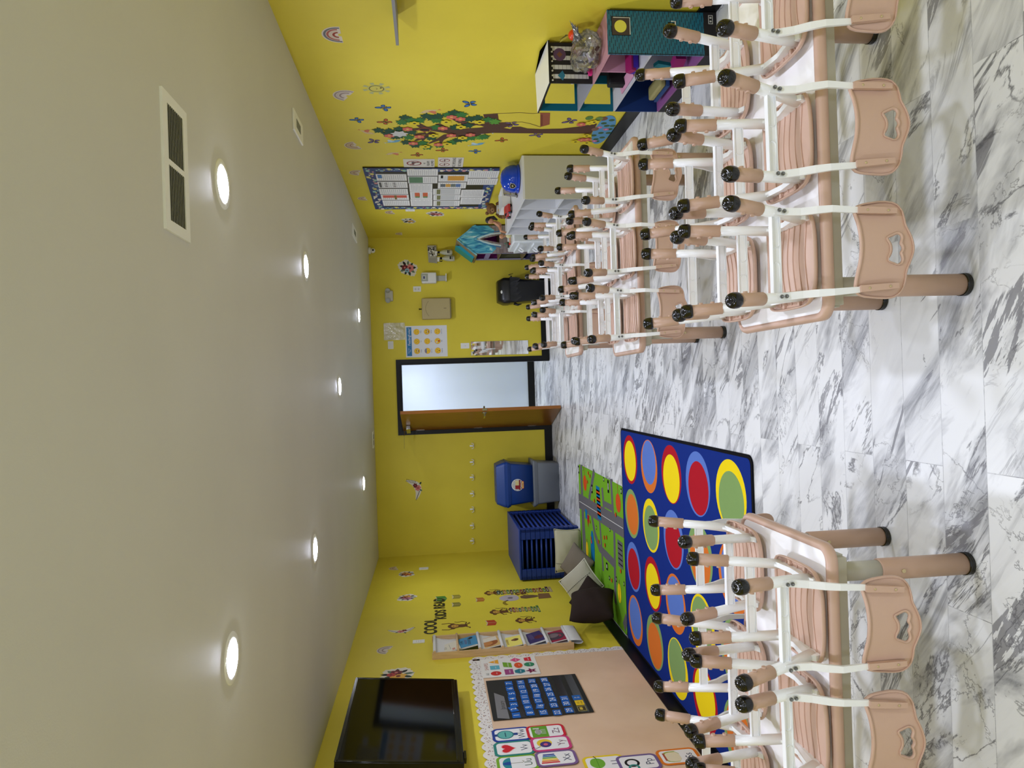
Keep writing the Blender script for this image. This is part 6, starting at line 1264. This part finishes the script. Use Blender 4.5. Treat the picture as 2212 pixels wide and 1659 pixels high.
# monkeys, books and lettering on the left wall
a0 = lambda px, py: wallL(px, py, .001); INK = C(40, 38, 12)
z2 = lambda x, y: (900+x*.14467, 1240+y*.14467)
for (x, y), wd, h_, lab in (((205, 785), 'COOL', .112, 'black word COOL lettered on the left wall'), ((355, 605), 'KIDS', .105, 'black word KIDS lettered on the left wall'), ((335, 440), 'READ', .108, 'black word READ lettered on the left wall')):
    a = a0(*z2(x, y)); vs_, fs = text_mesh(wd); k = h_/.7
    for (ox, oy) in ((0, 0), (.007, 0), (-.007, 0), (0, .007), (0, -.007)): a.text(wd, ox, oy, h_, INK, sx=.92)
    tag(a.build('wall_lettering'), lab, 'lettering')
MK, MF = C(96, 60, 28), C(196, 150, 60)
def monkey(px, py, s_, lab, tail=1, arms=0, ang=0):
    a = turned(a0(px, py), ang); a.base(circ(0, -.55*s_, .33*s_, 16, .45*s_), MK, .0008)
    for sg in (-1, 1): a.disc(sg*.48*s_, .1*s_, .16*s_, MK, 12); a.line([(sg*.2*s_, -.85*s_), (sg*.45*s_, -1.15*s_), (sg*.6*s_, -1.1*s_)], .12*s_, MK); a.line([(sg*.25*s_, -.35*s_), (sg*.7*s_, (-.6 if not arms else .4)*s_), (sg*.6*s_, (-.8 if not arms else .9)*s_)], .12*s_, MK)
    a.line([(.2*s_, -.8*s_), (.7*s_, -.95*s_), (.95*s_, -.6*s_), (.8*s_, -.3*s_), (.95*s_, -.05*s_)], .07*s_, C(60, 36, 20)); a.disc(0, .05*s_, .45*s_, MK, 18, ry=.42*s_); a.disc(0, -.05*s_, .32*s_, MF, 16, ry=.27*s_)
    for sg in (-1, 1): a.disc(sg*.12*s_, .04*s_, .045*s_, M_BLK, 8)
    a.ring(0, -.08*s_, .12*s_, .15*s_, C(90, 50, 20), 3.5, 5.9, 8); tag(a.build('monkey_sticker'), lab, 'wall sticker')
def bookstack(px0, py0, px1, py1, w_, n, lab, seed):
    p0, p1 = hit(px0, py0, 0, XL), hit(px1, py1, 0, XL); a = Art((XL, (p0.y+p1.y)/2, 0), (0, 1, 0), (0, 0, 1), .001); rr = random.Random(seed); z_ = p1.z; H_ = p0.z-p1.z
    for i in range(n):
        h_ = H_/n; o_ = (rr.random()-.5)*.03; ww = w_*(.8+.35*rr.random())*(1.25 if i < 2 else 1); c = (C(120, 40, 40), C(70, 110, 60), C(40, 80, 90), C(150, 110, 60), C(70, 46, 66), C(170, 150, 110))[rr.randrange(6)]
        a.mb.prism([a.P(o_-ww/2, z_+.003), a.P(o_+ww/2, z_+.003), a.P(o_+ww/2, z_+h_-.003), a.P(o_-ww/2, z_+h_-.003)], a.N*.0009, c); a.z = .0012; a.rect(o_-ww*.1, z_+h_/2, ww*.5, h_*.25, C(206, 190, 150), up=False); z_ += h_
    tag(a.build('book_stack_sticker'), lab, 'wall sticker')
bookstack(*z2(1190, 265), *z2(2030, 245), .15, 17, 'tallest painted book pile sticker on the left wall', 5); bookstack(*z2(1385, 545), *z2(1835, 510), .15, 10, 'shorter painted book pile sticker, nearer the rack', 8)
monkey(*z2(1090, 285), .13, 'monkey sticker sitting on the tallest book pile'); monkey(*z2(1180, 570), .13, 'monkey sticker sitting on the shorter book pile'); monkey(*z2(1560, 695), .12, 'monkey sticker reading low on the left wall beside the rack'); monkey(*z2(560, 780), .13, 'hanging monkey sticker with raised arms under the word COOL', arms=1); monkey(*z2(1520, 295), .085, 'small monkey sticker against the tallest book pile')
a = a0(*z2(1440, 355)); a.base(smooth_loop([(0, .16), (.1, .1), (.11, 0), (.06, -.06), (-.06, -.06), (-.11, 0), (-.1, .1)], 1), C(180, 170, 176)); a.poly(smooth_loop([(-.07, -.08), (.07, -.08), (.05, -.26), (-.03, -.28)], 1), C(110, 84, 60)); a.poly([(-.1, -.26), (.09, -.28), (.08, -.40), (-.09, -.40)], C(130, 96, 60)); a.disc(0, .03, .03, C(120, 110, 116), 10)
tag(a.build('elephant_sticker'), 'grey and brown animal reading sticker beside the tallest book pile', 'wall sticker')
for (x, y), c, s_, lab in (((1110, 728), (176, 60, 30), .075, 'red open book sticker above the reading monkey'), ((945, 382), (176, 110, 40), .07, 'orange hand-sized book sticker on the left wall'), ((590, 340), (150, 140, 50), .07, 'olive triangular book sticker after the word READ'), ((590, 455), (130, 124, 50), .07, 'olive open book sticker under the word READ'), ((360, 370), (70, 130, 50), .09, 'green book sticker touching the word READ')):
    a = a0(*z2(x, y)); a.base([(-s_, -.5*s_), (0, -.75*s_), (s_, -.5*s_), (s_, .6*s_), (0, .4*s_), (-s_, .6*s_)], C(*c)); a.line([(0, -.7*s_), (0, .4*s_)], .006, C(200, 180, 130)); a.line([(-.9*s_, .62*s_), (0, .44*s_), (.9*s_, .62*s_)], .01, C(200, 190, 150)); tag(a.build('book_sticker'), lab, 'wall sticker')
a = a0(*z2(1355, 432)); a.base([(.10*math.cos(k*.25+.4), .10*math.sin(k*.25+.4)-.05) for k in range(9)]+[(.075*math.cos(k*.25+.4)+.01, .065*math.sin(k*.25+.4)-.05) for k in range(8, -1, -1)], C(140, 120, 30)); tag(a.build('banana_sticker'), 'brown-yellow banana sticker above the shorter book pile', 'wall sticker')
